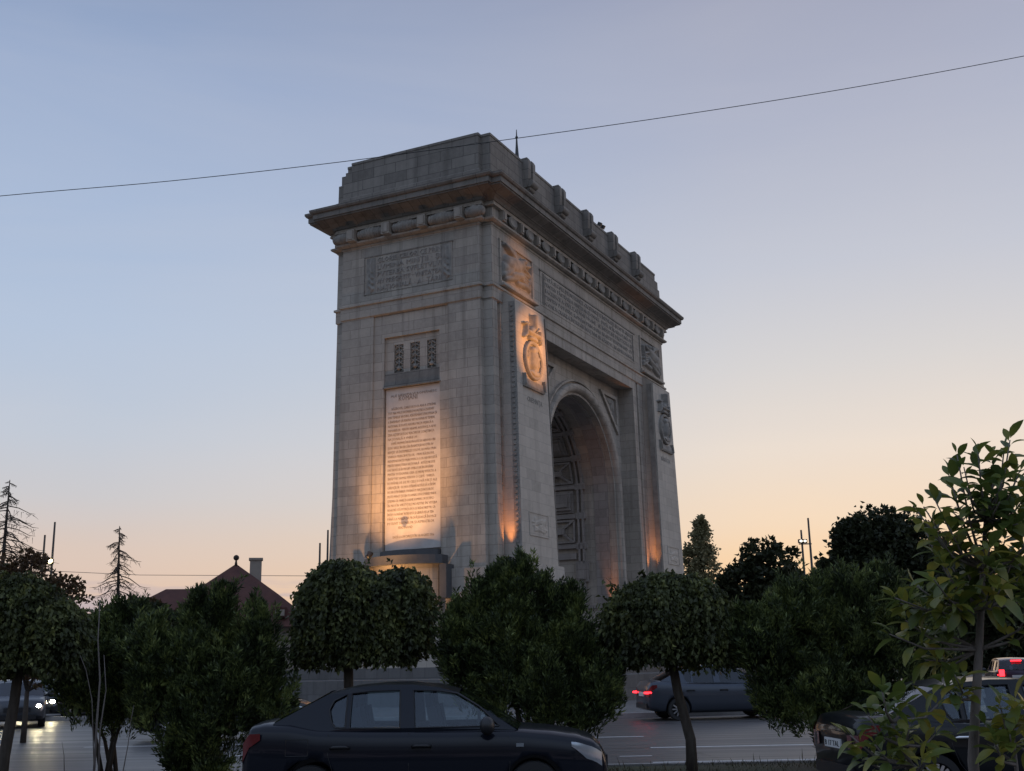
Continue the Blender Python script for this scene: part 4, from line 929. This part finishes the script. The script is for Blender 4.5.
def weeping(px, Y, cx, cy, rx, ry, seed, label, base_px=None, trunk_r=.075, lobes=None, strands=330, sprigs=0, tipy=None, group=None, lean=0):
    """pollarded round tree: leafy shoots arch over from the head and hang down"""
    rs = np.random.default_rng(seed); k = ppm(Y); bp = at(base_px or px, 765, Y); t = tree_root('round_headed_tree', label, 'tree', (bp.x, Y), group)
    P = []; D = []; Ls = []; Ws = []
    for (cx_, cy_, rx_, ry_) in (lobes or [(cx, cy, rx, ry)]):
        c = np.array(at(cx_, cy_, Y)); r_ = np.array([rx_/k, rx_/k*.95, ry_/k]); ns_ = int(strands*rx_/60)
        for s_ in range(ns_):
            az = rs.uniform(0, 2*np.pi); reach = rs.uniform(.68, 1.08)*(1+.10*math.sin(3*az+seed)+.06*math.sin(5*az+2*seed)); hang = rs.uniform(.45, 1.0); th0 = rs.uniform(-.1, .5); n = int(rs.uniform(20, 34))
            th = np.linspace(th0, np.pi*.5+hang*.75, n)
            rr_ = np.sin(np.minimum(th, np.pi*.5+.15))**.85*reach; zz = np.where(th < np.pi/2, np.cos(th), -(th-np.pi/2)*1.12)
            jig = rs.uniform(-.05, .05, 3)*r_
            pts = c+np.stack([np.cos(az)*rr_*r_[0], np.sin(az)*rr_*r_[1], zz*r_[2]*rs.uniform(.86, 1.05)], 1)+jig
            pts += rs.normal(size=pts.shape)*.02
            tan = unit(np.gradient(pts, axis=0)); m_ = 2
            for q in range(m_):
                P.append(pts+rs.normal(size=pts.shape)*.02); D.append(unit(tan*.35+np.array([0,0,-.75])+rs.normal(size=pts.shape)*.38+np.array([np.cos(az),np.sin(az),0])*.35))
                Ls.append(rs.uniform(.055,.115,n)); Ws.append(rs.uniform(.04,.075,n))
        for s_ in range(int(26*rx_/50)):
            u0 = unit(rs.normal(size=3)); u0[2] = abs(u0[2])*.8+.1; u0 = unit(u0); p0 = c+u0*r_*.93; d0 = unit(u0+np.array([0,0,.5])+rs.normal(size=3)*.35); ln_ = rs.uniform(.12,.34); n = int(6+ln_*26)
            h = np.linspace(0, 1, n)[:, None]; pts = p0+d0*h*ln_-np.array([0,0,1.0])*h*h*.08*rs.uniform(0,2)
            P.append(pts); D.append(unit(d0*.4+rs.normal(size=pts.shape)*.7)); Ls.append(rs.uniform(.06,.11,n)); Ws.append(rs.uniform(.04,.07,n))
        m_ = int(1500*rx_/60); u = unit(rs.normal(size=(m_,3)))*rs.uniform(0, .85, (m_,1)); u[:, 2] = np.where(u[:, 2] < -.55, -u[:, 2]*.5, u[:, 2])
        P.append(c+u*r_); D.append(unit(rs.normal(size=(m_,3))-np.array([0,0,.5]))); Ls.append(rs.uniform(.09,.16,m_)); Ws.append(rs.uniform(.07,.12,m_))
    b = MB(); c = Vector(local(t, at(cx, cy+ry*.35, Y)))
    b.tube([(0,0,-.05),(lean*.4,0,.5),(c.x+(0-c.x)*.4+lean*.3,c.y,c.z*.6),(c.x,c.y,c.z)], [trunk_r*1.15,trunk_r,trunk_r*.9,trunk_r*.85], 10)
    for q in range(10):
        a = rs.uniform(0, 2*np.pi); e = Vector((math.cos(a)*rx/k*.6, math.sin(a)*rx/k*.6, ry/k*rs.uniform(.2,.8)))
        b.tube([c, c+e*.5+Vector((0,0,.12)), c+e], [.04,.025,.01], 6)
    for q in range(sprigs):
        a = rs.uniform(-.8,.8); top = Vector(local(t, at(cx+rs.uniform(-.8,.8)*rx, cy-ry-rs.uniform(4,12), Y))); st_ = top+Vector((rs.uniform(-.1,.1),0,-.35))
        b.tube([st_, top], [.007,.003], 5)
        for h in np.linspace(0, 1, 9):
            pt = np.array(st_.lerp(top, h))+np.array([t.location.x, t.location.y, 0]); P.append(pt[None]); D.append(unit(rs.normal(size=(1,3))+np.array([0,0,-.1]))); Ls.append(np.array([.1])); Ws.append(np.array([.055]))
    if tipy:
        for (sx, sy, ex, ey) in tipy:
            s0 = at(sx, sy, Y); e0 = at(ex, ey, Y-.2); b.tube([Vector(local(t, s0)), Vector(local(t, s0.lerp(e0, .5)+Vector((0,0,.06)))), Vector(local(t, e0))], [.009,.006,.003], 5)
            for h in np.linspace(.1, 1, 16):
                P.append(np.array(s0.lerp(e0, h))[None]+rs.normal(size=(1,3))*.02); D.append(unit(rs.normal(size=(1,3))+np.array([0,0,-.5]))); Ls.append(np.array([.11])); Ws.append(np.array([.06]))
    b.build('trunk', M['bark'], t, smooth=True)
    leaf_mesh('crown', L_MUL, t, local(t, np.concatenate(P)), np.concatenate(D), np.concatenate(Ls), np.concatenate(Ws), seed=seed)
    return t
def broadleaf(name, px, Y, L, material, seed, label, leaf=.28, dens=1.0, holes=0.0, group=None, trunk_r=.25, cat='tree', clump=.3):
    rs = np.random.default_rng(seed); lb = lobes_px(L, Y); bp = at(px, 680, Y); t = tree_root(name, label, cat, (bp.x, Y), group)
    P = []; D = []
    b = MB(); zmin = min(c[2]-r_[2] for c, r_ in lb); fork = Vector((0, 0, max(.8, zmin*.9)))
    b.tube([(0,0,-.1),(0,0,fork.z*.5),fork], [trunk_r*1.2,trunk_r,trunk_r*.8], 8)
    for c, r_ in lb:
        cl = Vector(local(t, c)); b.tube([fork, fork.lerp(cl, .5)+Vector((0,0,-.2)), cl, cl+Vector((0,0,r_[2]*.7))], [trunk_r*.6,trunk_r*.4,trunk_r*.25,.03], 6)
        vol = r_[0]*r_[1]*r_[2]; nc = int((26+14*(r_[0]*r_[2])/(clump*clump*4)*.5)*dens); u = unit(rs.normal(size=(nc,3)))*rs.uniform(.35,1.0,(nc,1))**.5
        cc = c+u*r_; cr = rs.uniform(.6,1.3,nc)*clump*min(r_[0], 2.2)
        for i in range(nc):
            if rs.uniform() < holes: continue
            m_ = int(rs.uniform(.7,1.3)*26); v = unit(rs.normal(size=(m_,3)))*rs.uniform(.2,1,(m_,1))**.5*cr[i]; v[:, 2] *= .75
            P.append(cc[i]+v); D.append(unit(v/cr[i]+rs.normal(size=(m_,3))*.8))
            if i % 5 == 0:
                e = Vector(local(t, cc[i])); b.tube([cl, cl.lerp(e, .5)+Vector((0,0,-.05)), e], [trunk_r*.2,trunk_r*.12,.015], 5)
    P = np.concatenate(P); n = len(P); b.build('trunk', M['darkbark'], t, smooth=True)
    leaf_mesh('crown', material, t, local(t, P), np.concatenate(D), rs.uniform(.7,1.3,n)*leaf, rs.uniform(.5,.9,n)*leaf, seed=seed)
    return t
# near row between the parked cars and the road
weeping(20, 17.6, 22, 622, 72, 62, 21, 'round headed tree with leaning trunk at the left edge of the photo', base_px=2, trunk_r=.085, sprigs=0, lobes=[(2,632,54,46),(46,640,40,40),(20,612,34,34)], lean=.05)
conifer(190, 18.2, [(196,652,18,56),(221,650,17,60),(258,657,20,52),(195,682,38,42),(240,682,44,44),(160,692,34,46),(215,717,52,48),(268,702,26,42),(188,757,30,32),(150,667,24,40),(205,777,22,20)], 31, 'large dark conifer bush at the left with three pointed tops', plumes=.9)
conifer(112, 19.3, [(72,670,30,34),(100,663,32,40),(132,663,34,46),(88,698,34,26),(125,706,32,28),(145,688,28,36),(112,648,22,34)], 32, 'lighter green conifer bush between the leaning tree and the big left bush', plumes=1.0)
weeping(350, 18.8, 348, 618, 57, 53, 41, 'round headed tree standing behind the navy saloon', base_px=350, lobes=[(342,614,44,50),(402,617,34,45),(322,640,26,32),(378,640,38,30),(372,618,36,42)], trunk_r=.085, sprigs=0)
conifer(530, 18.4, [(521,619,20,56),(497,622,16,44),(482,636,20,50),(548,629,20,46),(570,640,22,46),(460,654,16,44),(520,654,44,46),(592,686,32,44),(470,679,28,40),(530,686,56,46),(568,714,46,24),(455,654,14,30),(505,604,14,30)], 33, 'big dark conifer bush in the middle in front of the arch', plumes=1.0)
weeping(690, 18.6, 668, 622, 64, 46, 42, 'round headed tree on a slim trunk in front of the moving silver saloon', base_px=692, trunk_r=.085, lobes=[(650,628,44,42),(686,622,42,44),(620,648,22,22),(700,640,34,34),(664,612,36,36)], sprigs=0, tipy=[(622,600,606,578),(622,600,612,586)])
conifer(850, 18.3, [(795,634,30,48),(822,627,24,44),(850,630,44,50),(893,624,24,44),(766,653,38,38),(895,652,40,50),(744,648,22,28),(826,702,54,42),(776,702,26,28),(862,712,46,46),(838,757,24,30),(880,612,26,34)], 34, 'wide dark conifer bush beside the black parked saloon', plumes=.85)
conifer(918, 19.6, [(918,655,28,50),(938,668,26,36)], 35, 'dark conifer bush behind the young broad leaved tree', plumes=.7)
# thin bare saplings at the left
for i, (pts, r_) in enumerate([([(94,775,),(97,720),(100,680),(98,640),(100,600)], .02), ([(99,775),(100,730),(106,690),(104,655)], .016), ([(98,745),(92,700),(86,670),(80,655)], .009), ([(120,775),(128,745),(131,720),(134,705)], .010), ([(66,775),(64,755),(62,742)], .009)]):
    b = MB(); q = [at(x, y, 16.9+.1*i) for x, y in pts]; q[0].z = 0; p0 = Vector((q[0].x, q[0].y, 0)); b.tube([v-p0 for v in q], [r_*(1-.7*k/(len(q)-1)) for k in range(len(q))], 6)
    o = b.build('bare_sapling', M['palebark'], smooth=True); o.location = p0
    tag(o, ['tallest bare pale sapling in front of the left conifer bushes', 'second bare sapling with a kink close beside the tallest one', 'thin bare twig leaning left from the tall saplings', 'short bare twig curving right, right of the saplings', 'shortest bare twig left of the saplings'][i], 'sapling', 'bare saplings on the verge')
# background trees
broadleaf('dark_tree', 28, 30, [(30,579,34,32),(5,589,30,36),(62,604,28,30),(85,644,26,30),(45,644,40,40)], L_RED, 51, 'brownish dark tree behind the leaning tree at the left edge', leaf=.13, clump=.24, trunk_r=.07)
broadleaf('dark_tree', 135, 58, [(128,616,22,18),(155,620,18,14),(105,625,20,16),(140,640,40,22)], L_DRK, 52, 'low dark tree under the bare spruce, left of the brown roof', leaf=.26, clump=.26, trunk_r=.2)
broadleaf('autumn_tree', 175, 62, [(180,628,22,16),(150,606,9,7),(160,640,30,16)], L_RED, 53, 'reddish brown tree in front of the left roof slope', leaf=.22, clump=.28, trunk_r=.2)
broadleaf('dark_tree', 770, 60, [(768,568,30,30),(745,585,24,26),(792,590,24,28),(770,610,40,28),(725,598,14,22),(745,620,30,26)], L_DRK, 54, 'dark bushy tree left of the right floodlight masts', leaf=.30, clump=.26, trunk_r=.25, dens=.8, holes=.15)
broadleaf('large_round_tree', 885, 46, [(880,555,42,48),(908,560,42,46),(850,585,32,40),(930,590,36,44),(885,610,66,46),(858,545,26,30)], L_DRK, 55, 'large dark round tree rising behind the wide right conifer bush', leaf=.22, clump=.22, trunk_r=.3, dens=1.3)
broadleaf('dark_tree', 955, 44, [(965,600,36,40),(1005,600,40,44),(1040,600,40,44),(985,615,40,22)], L_DRK, 56, 'dark tree behind the top of the young broad leaved tree', leaf=.22, clump=.24, trunk_r=.3)
broadleaf('poplar_tree', 702, 95, [(702,543,11,24),(704,566,14,26),(689,566,6,24),(700,590,16,26),(700,528,6,12)], L_POP, 57, 'slim pale poplar rising right of the arch', leaf=.26, clump=.36, trunk_r=.2, holes=.12, dens=1.3)
broadleaf('dark_tree', 690, 75, [(688,600,14,24),(720,612,22,24),(660,640,40,24)], L_DRK, 58, 'low dark tree at the right foot of the arch', leaf=.3, clump=.3, trunk_r=.2)
for i, (px, Y, w_, h_) in enumerate([(-30,120,80,40),(40,130,70,34),(110,125,60,30),(215,118,60,26),(290,126,50,30),(335,140,40,30),(620,120,50,30),(660,128,50,34),(745,120,60,34),(815,124,50,34),(840,132,50,30),(960,120,70,50),(1050,118,70,50)]):
    broadleaf('distant_tree', px, Y, [(px-w_*.3,655,w_*.45,h_),(px+w_*.3,652,w_*.45,h_*1.0),(px,640,w_*.4,h_*.9)], L_DRK, 60+i, ['distant dark tree beyond the roundabout'][0], leaf=.6, clump=.2, trunk_r=.3, group='distant trees beyond the roundabout', dens=.6)
# bare spruces
def bare_spruce(px, Y, top, low, seed, label, lean=0, wid=.5, bot=None):
    rs = random.Random(seed); p = at(px, low, Y); t = tree_root('bare_spruce', label, 'tree', (p.x, Y)); H = at(px, top, Y).z; z0 = at(px, low, Y).z
    b = MB(); b.tube([(0,0,-.1),(0,0,z0),(lean*.5,0,(z0+H)/2),(lean,0,H)], [.11,.09,.06,.02], 7); b.build('trunk', M['darkbark'], t, smooth=True)
    b = MB(); n = 50
    for k in range(n):
        f = k/(n-1); z = z0+.2+(H-z0-.3)*f; a = rs.uniform(0, 6.28); L = (1-f)**.7*wid*(H-z0)*rs.uniform(.35,1.25)+.2; s_ = Vector((lean*f,0,z)); d = Vector((math.cos(a), math.sin(a), 0))
        pts = [s_, s_+d*L*.4+Vector((0,0,-.08*L)), s_+d*L*.8+Vector((0,0,-.28*L)), s_+d*L+Vector((0,0,-.30*L))]
        b.tube(pts, [.035,.028,.018,.008], 4)
        for q in range(9):
            h = .25+.75*q/9; s2 = pts[0].lerp(pts[3], h)+Vector((0,0,-.08*L)); dd = Vector((rs.uniform(-1,1), rs.uniform(-1,1), rs.uniform(-1.3,.2))).normalized()*L*.26
            b.tube([s2, s2+dd*.5+Vector((0,0,.02)), s2+dd], [.014,.010,.006], 3)
    b.build('branches', M['darkbark'], t, smooth=True)
bare_spruce(3, 55, 480, 560, 3, 'bare leafless spruce at the left edge above the brownish tree', wid=.5)
bare_spruce(118, 62, 526, 596, 4, 'bare leafless spruce standing against the sky left of the brown roof', lean=-.15, wid=.5)
# ------------------------------------------------------------------ young broad leaved tree in the foreground
def fleaf(b, p, d, n_, L, W, curl):
    d = d.normalized(); s_ = d.cross(n_).normalized(); n2 = s_.cross(d).normalized(); rows = []
    for i, (t, wv) in enumerate(((0,.03),(.1,.10),(.28,.36),(.48,.5),(.68,.49),(.86,.3),(1.0,.02))):
        c = p+d*(L*t)-n2*(curl*L*t*t); e = s_*(W*wv); rows.append([c-e+n2*(W*wv*.35), c, c+e+n2*(W*wv*.35)])
    b.sheet(rows)
def magnolia(base, Y, twigs, trunkpts, label, seed, r0=.026, leafL=.10, per=9):
    rs = random.Random(seed); g0 = at(base[0], base[1], Y); t = tree_root('young_tree', label, 'tree', (g0.x, Y)); o3 = Vector((g0.x, Y, 0)); tb = MB(); lb = MB()
    T = [Vector((0,0,0))]+[at(x, y, Y+dy)-o3 for x, y, dy in trunkpts]
    tb.tube(T, [r0*(1-.6*i/(len(T)-1)) for i in range(len(T))], 9)
    for tw in twigs:
        (ex, ey, dy), k = tw[:2]; s_ = T[k]; e = at(ex, ey, Y+dy)-o3; m_ = s_.lerp(e, .5)+Vector(((e.x-s_.x)*.12, 0, -.03)); pts = [s_, s_.lerp(m_, .5)+Vector((0,0,.0)), m_, m_.lerp(e, .5), e]
        tb.tube(pts, [.009,.007,.0055,.004,.003], 6)
        n = tw[2] if len(tw) > 2 else per; ga = rs.uniform(0, 6)
        for i in range(n):
            f = 1-(i/n)**1.15*.75; j = min(3, int(f*4)); p = pts[j].lerp(pts[j+1], f*4-j) if f < 1 else pts[4]
            ax = (pts[4]-pts[2]).normalized(); ga += 2.4; o1 = ax.orthogonal().normalized(); o2 = ax.cross(o1)
            d = (o1*math.cos(ga)+o2*math.sin(ga))*(.25+.75*min(1, i/3))+ax*(1.0-.55*min(1, i/4))+Vector((0,0,rs.uniform(.0,.25)))
            nn_ = (Vector((0,0,1))+Vector((rs.uniform(-.5,.5), rs.uniform(-.5,.5), 0))).normalized(); L = leafL*rs.choice([.55,.75,.9,1.0,1.1,1.25])*rs.uniform(.92,1.08)*(.75 if i == 0 else 1)
            fleaf(lb, p+d.normalized()*.012, d, nn_, L, L*rs.uniform(.42,.58), rs.uniform(-.05,.75))
    tb.build('trunk', M['palebark'], t, smooth=True); lb.build('crown', L_MAG, t, smooth=True)
    return t
TR = [(973,760,0),(976,700,0),(979,650,0),(981,610,0),(983,570,0),(986,520,.05)]
tw = []
for ex, ey, dy, k in [(1010,440,.05,6),(993,455,.1,6),(978,452,-.05,6),(1020,470,0,6),(1002,480,-.15,6),(957,455,0,5),(950,478,.1,5),(968,490,-.15,6),(935,500,.05,5),(918,512,-.05,5),(925,530,.15,4),(948,525,-.1,5),(985,500,.2,6),(1015,510,-.1,6),(1030,490,.1,6),
    (1005,540,.15,5),(1030,540,-.1,5),(960,545,.2,4),(945,565,-.15,4),(990,548,-.25,5),(1020,575,.1,4),(1040,600,-.1,3),(915,585,.05,4),(895,598,-.05,4),(930,610,.2,3),(950,600,-.2,4),(905,620,.1,3),(1000,590,-.25,4),(955,675,-.1,2),(925,660,.15,3),(985,535,.0,5),(970,575,.1,4),(1012,560,.0,4),(1035,510,.05,6)]:
    tw.append(((ex, ey, dy), k, 15 if ey < 540 else 16)); tw.append(((ex+random.uniform(-16,16), ey+random.uniform(4,26), dy+random.uniform(-.15,.15)), k, 4 if ey < 540 else 9))
magnolia((972,790), 5.7, tw, TR, 'young tree with large glossy leaves in the right foreground', 5, r0=.028)
magnolia((925,800), 5.45, [((868,715,0),2),((850,735,.1),1),((882,690,-.05),3),((898,700,.1),3),((910,725,-.1),2),((935,735,.1),2),((875,745,-.1),1),((900,760,.1),1),((925,760,-.15),1),((862,760,.1),1),((888,728,.15),2),((942,700,.1),3)], [(912,765,0),(900,745,0),(892,722,0)], 'low leafy shrub with yellowish green leaves left of the young tree', 6, r0=.014, leafL=.095, per=13)
magnolia((1020,800), 5.5, [((1000,705,0),2),((985,725,.1),1),((1015,700,-.05),3),((1030,715,.1),3),((1010,735,-.1),2),((1035,745,.1),2),((995,745,-.1),1)], [(1016,765,0),(1014,745,0),(1013,725,0)], 'low leafy shrub with yellowish leaves right of the young tree', 7, r0=.012, leafL=.1, per=13)
# verge grass
rs = np.random.default_rng(5); n = 16000
X_ = rs.uniform(-14, 14, n); Y_ = rs.uniform(16.6, 20.0, n); keep = (np.sin(X_*1.3+3*np.sin(Y_))+rs.normal(size=n)*.6) > -.1
P = np.stack([X_, Y_, np.zeros(n)], 1)[keep]; n = len(P)
D = unit(np.stack([rs.normal(size=n)*.45, rs.normal(size=n)*.45, np.ones(n)], 1))
L_GR = leaf_mat('dry grass', [(.2,(.04,.045,.018)),(.6,(.08,.07,.035)),(.9,(.10,.085,.05))])
o = leaf_mesh('grass', L_GR, None, P, D, rs.uniform(.03,.12,n)*(1+1.2*(rs.uniform(size=n) > .96)), rs.uniform(.006,.012,n), seed=2); tag(o, kind='stuff')
# ------------------------------------------------------------------ house, masts, cable
hz = Vector(at(236, 565, 80)); hr = tree_root('house', 'low house with steep brown hipped roof and pale chimney left of the arch', 'house', (hz.x, 80)); hr.rotation_euler.z = R(12)
ap = hz.z; ev = at(236, 628, 80).z
b = MB(); b.box(-4.6,4.6,-4,4,0,ev); b.build('wall', M['plaster'], hr)
b = MB(); b.add([(-5.6,-4.8,ev-.1),(5.6,-4.8,ev-.1),(5.6,4.8,ev-.1),(-5.6,4.8,ev-.1),(-2.9,-2.5,ev+(ap-ev)*.50),(2.9,-2.5,ev+(ap-ev)*.50),(2.9,2.5,ev+(ap-ev)*.50),(-2.9,2.5,ev+(ap-ev)*.50),(-.12,0,ap),(.12,0,ap)],
    [(0,1,5,4),(1,2,6,5),(2,3,7,6),(3,0,4,7),(4,5,9,8),(5,6,9),(6,7,8,9),(7,4,8),(3,2,1,0)]); rf = b.build('roof', M['roof'], hr)
b = MB(); b.hexa([(-2.9,-5.0,ev+.1),(-.2,-5.0,ev+.1),(-.2,-1.5,ev+.1),(-2.9,-1.5,ev+.1)],[(-1.7,-3.4,ev+2.3),(-1.4,-3.4,ev+2.3),(-1.4,-.4,ev+2.6),(-1.7,-.4,ev+2.6)]); b.build('porch_roof', M['roof'], rf)
b = MB(); zr = ev+(ap-ev)*.62; b.add([(-9.2,-3.6,ev-.1),(-1,-3.6,ev-.1),(-1,3.6,ev-.1),(-9.2,3.6,ev-.1),(-4.6,0,zr),(-1,0,zr)], [(0,1,5,4),(1,2,5),(2,3,4,5),(3,0,4),(3,2,1,0)]); b.build('wing_roof', M['roof'], rf)
b = MB(); b.box(-8.2,-4.65,-2.9,2.9,0,ev); b.build('wall', M['plaster'], hr)
b = MB(); b.box(.95,1.75,-.5,.3,ap-2.4,ap+.3); b.box(.87,1.83,-.58,.38,ap+.3,ap+.45); b.build('chimney', M['plaster'], rf)
b = MB(); b.tube([(0,0,ap-.1),(0,0,ap+.35)], [.12,.05], 8); b.ball((0,0,ap+.5), .2); b.build('finial', M['darkbark'], rf, smooth=True)
b = MB(); b.box(2.6,3.5,-4.55,-3.2,ev+.5,ev+1.15); b.build('dormer', M['roof'], rf); b = MB(); b.box(2.75,3.35,-4.6,-4.56,ev+.6,ev+1.0); b.build('window', M['plaster'], rf)
def mast(pxa, topa, pxb, topb, Y, lamps, label, lampm, sgn=1):
    pa = at(pxa, topa, Y); pb = at(pxb, topb, Y); t = tree_root('floodlight_mast', label, 'mast', (pa.x, Y), 'floodlight masts beyond the roundabout')
    for p_ in (pa, pb):
        b = MB(); x = p_.x-pa.x; b.tube([(x,0,-.05),(x,0,p_.z*.5),(x,0,p_.z)], [.12,.09,.06], 8); b.build('pole', M['metal'], t)
    for lx, ly in lamps:
        q = at(lx, ly, Y-.3); c = Vector((q.x-pa.x, -.3, q.z)); b = MB(); b.obox(c+Vector((0,.12,0)), (.3,.2,.24)); hd_ = b.build('lamp_head', M['black'], t)
        b = MB(); b.ball(c+Vector((0,-.02,0)), .085 if lampm is M['lampwhite'] else .17, (1,.9,.8)); b.build('bulb', lampm, hd_)
    zl = at(lamps[0][0], lamps[0][1]+3, Y).z; b = MB(); xb = pb.x-pa.x; b.tube([(min(0,xb)-.2,0,zl),(max(0,xb)+.1,0,zl)], .04, 6); b.build('crossbar', M['metal'], t)
mast(45, 535, 55, 522, 70, [(43.5,561),(50,561)], 'pair of thin poles with two glowing yellow floodlights above the left trees', M['lampon'])
mast(320, 543, 328, 530, 76, [(323.5,568)], 'pair of thin poles with one lamp touching the left edge of the arch', M['lampwhite'])
mast(801, 530, 808, 518, 74, [(801,541),(805,541)], 'pair of thin poles with small lamps against the sunset at the right', M['lampwhite'])
b = MB(); cp = [(-260,222),(0,196),(170,181),(340,162),(515,138.5),(680,115),(850,88),(1024,56),(1250,10)]; q = [at(x, y, 27) for x, y in cp]
fine = []
for i in range(len(q)-1):
    p0, p1, p2, p3 = q[max(0,i-1)], q[i], q[i+1], q[min(len(q)-1,i+2)]
    for k in range(6):
        t_ = k/6; fine.append(.5*((2*p1)+(p2-p0)*t_+(2*p0-5*p1+4*p2-p3)*t_*t_+(3*p1-p0-3*p2+p3)*t_**3))
fine.append(q[-1]); b.tube(fine, .0095, 6); tag(b.build('overhead_cable', M['black']), 'thin dark overhead cable crossing the sky in front of the arch top', 'cable')
q2 = [at(-40, 567, 90), at(140, 575, 90), at(330, 576, 90)]; b = MB(); b.tube(q2, .02, 5); tag(b.build('overhead_cable', M['metal']), 'faint far cable just above the left horizon behind the roof', 'cable')
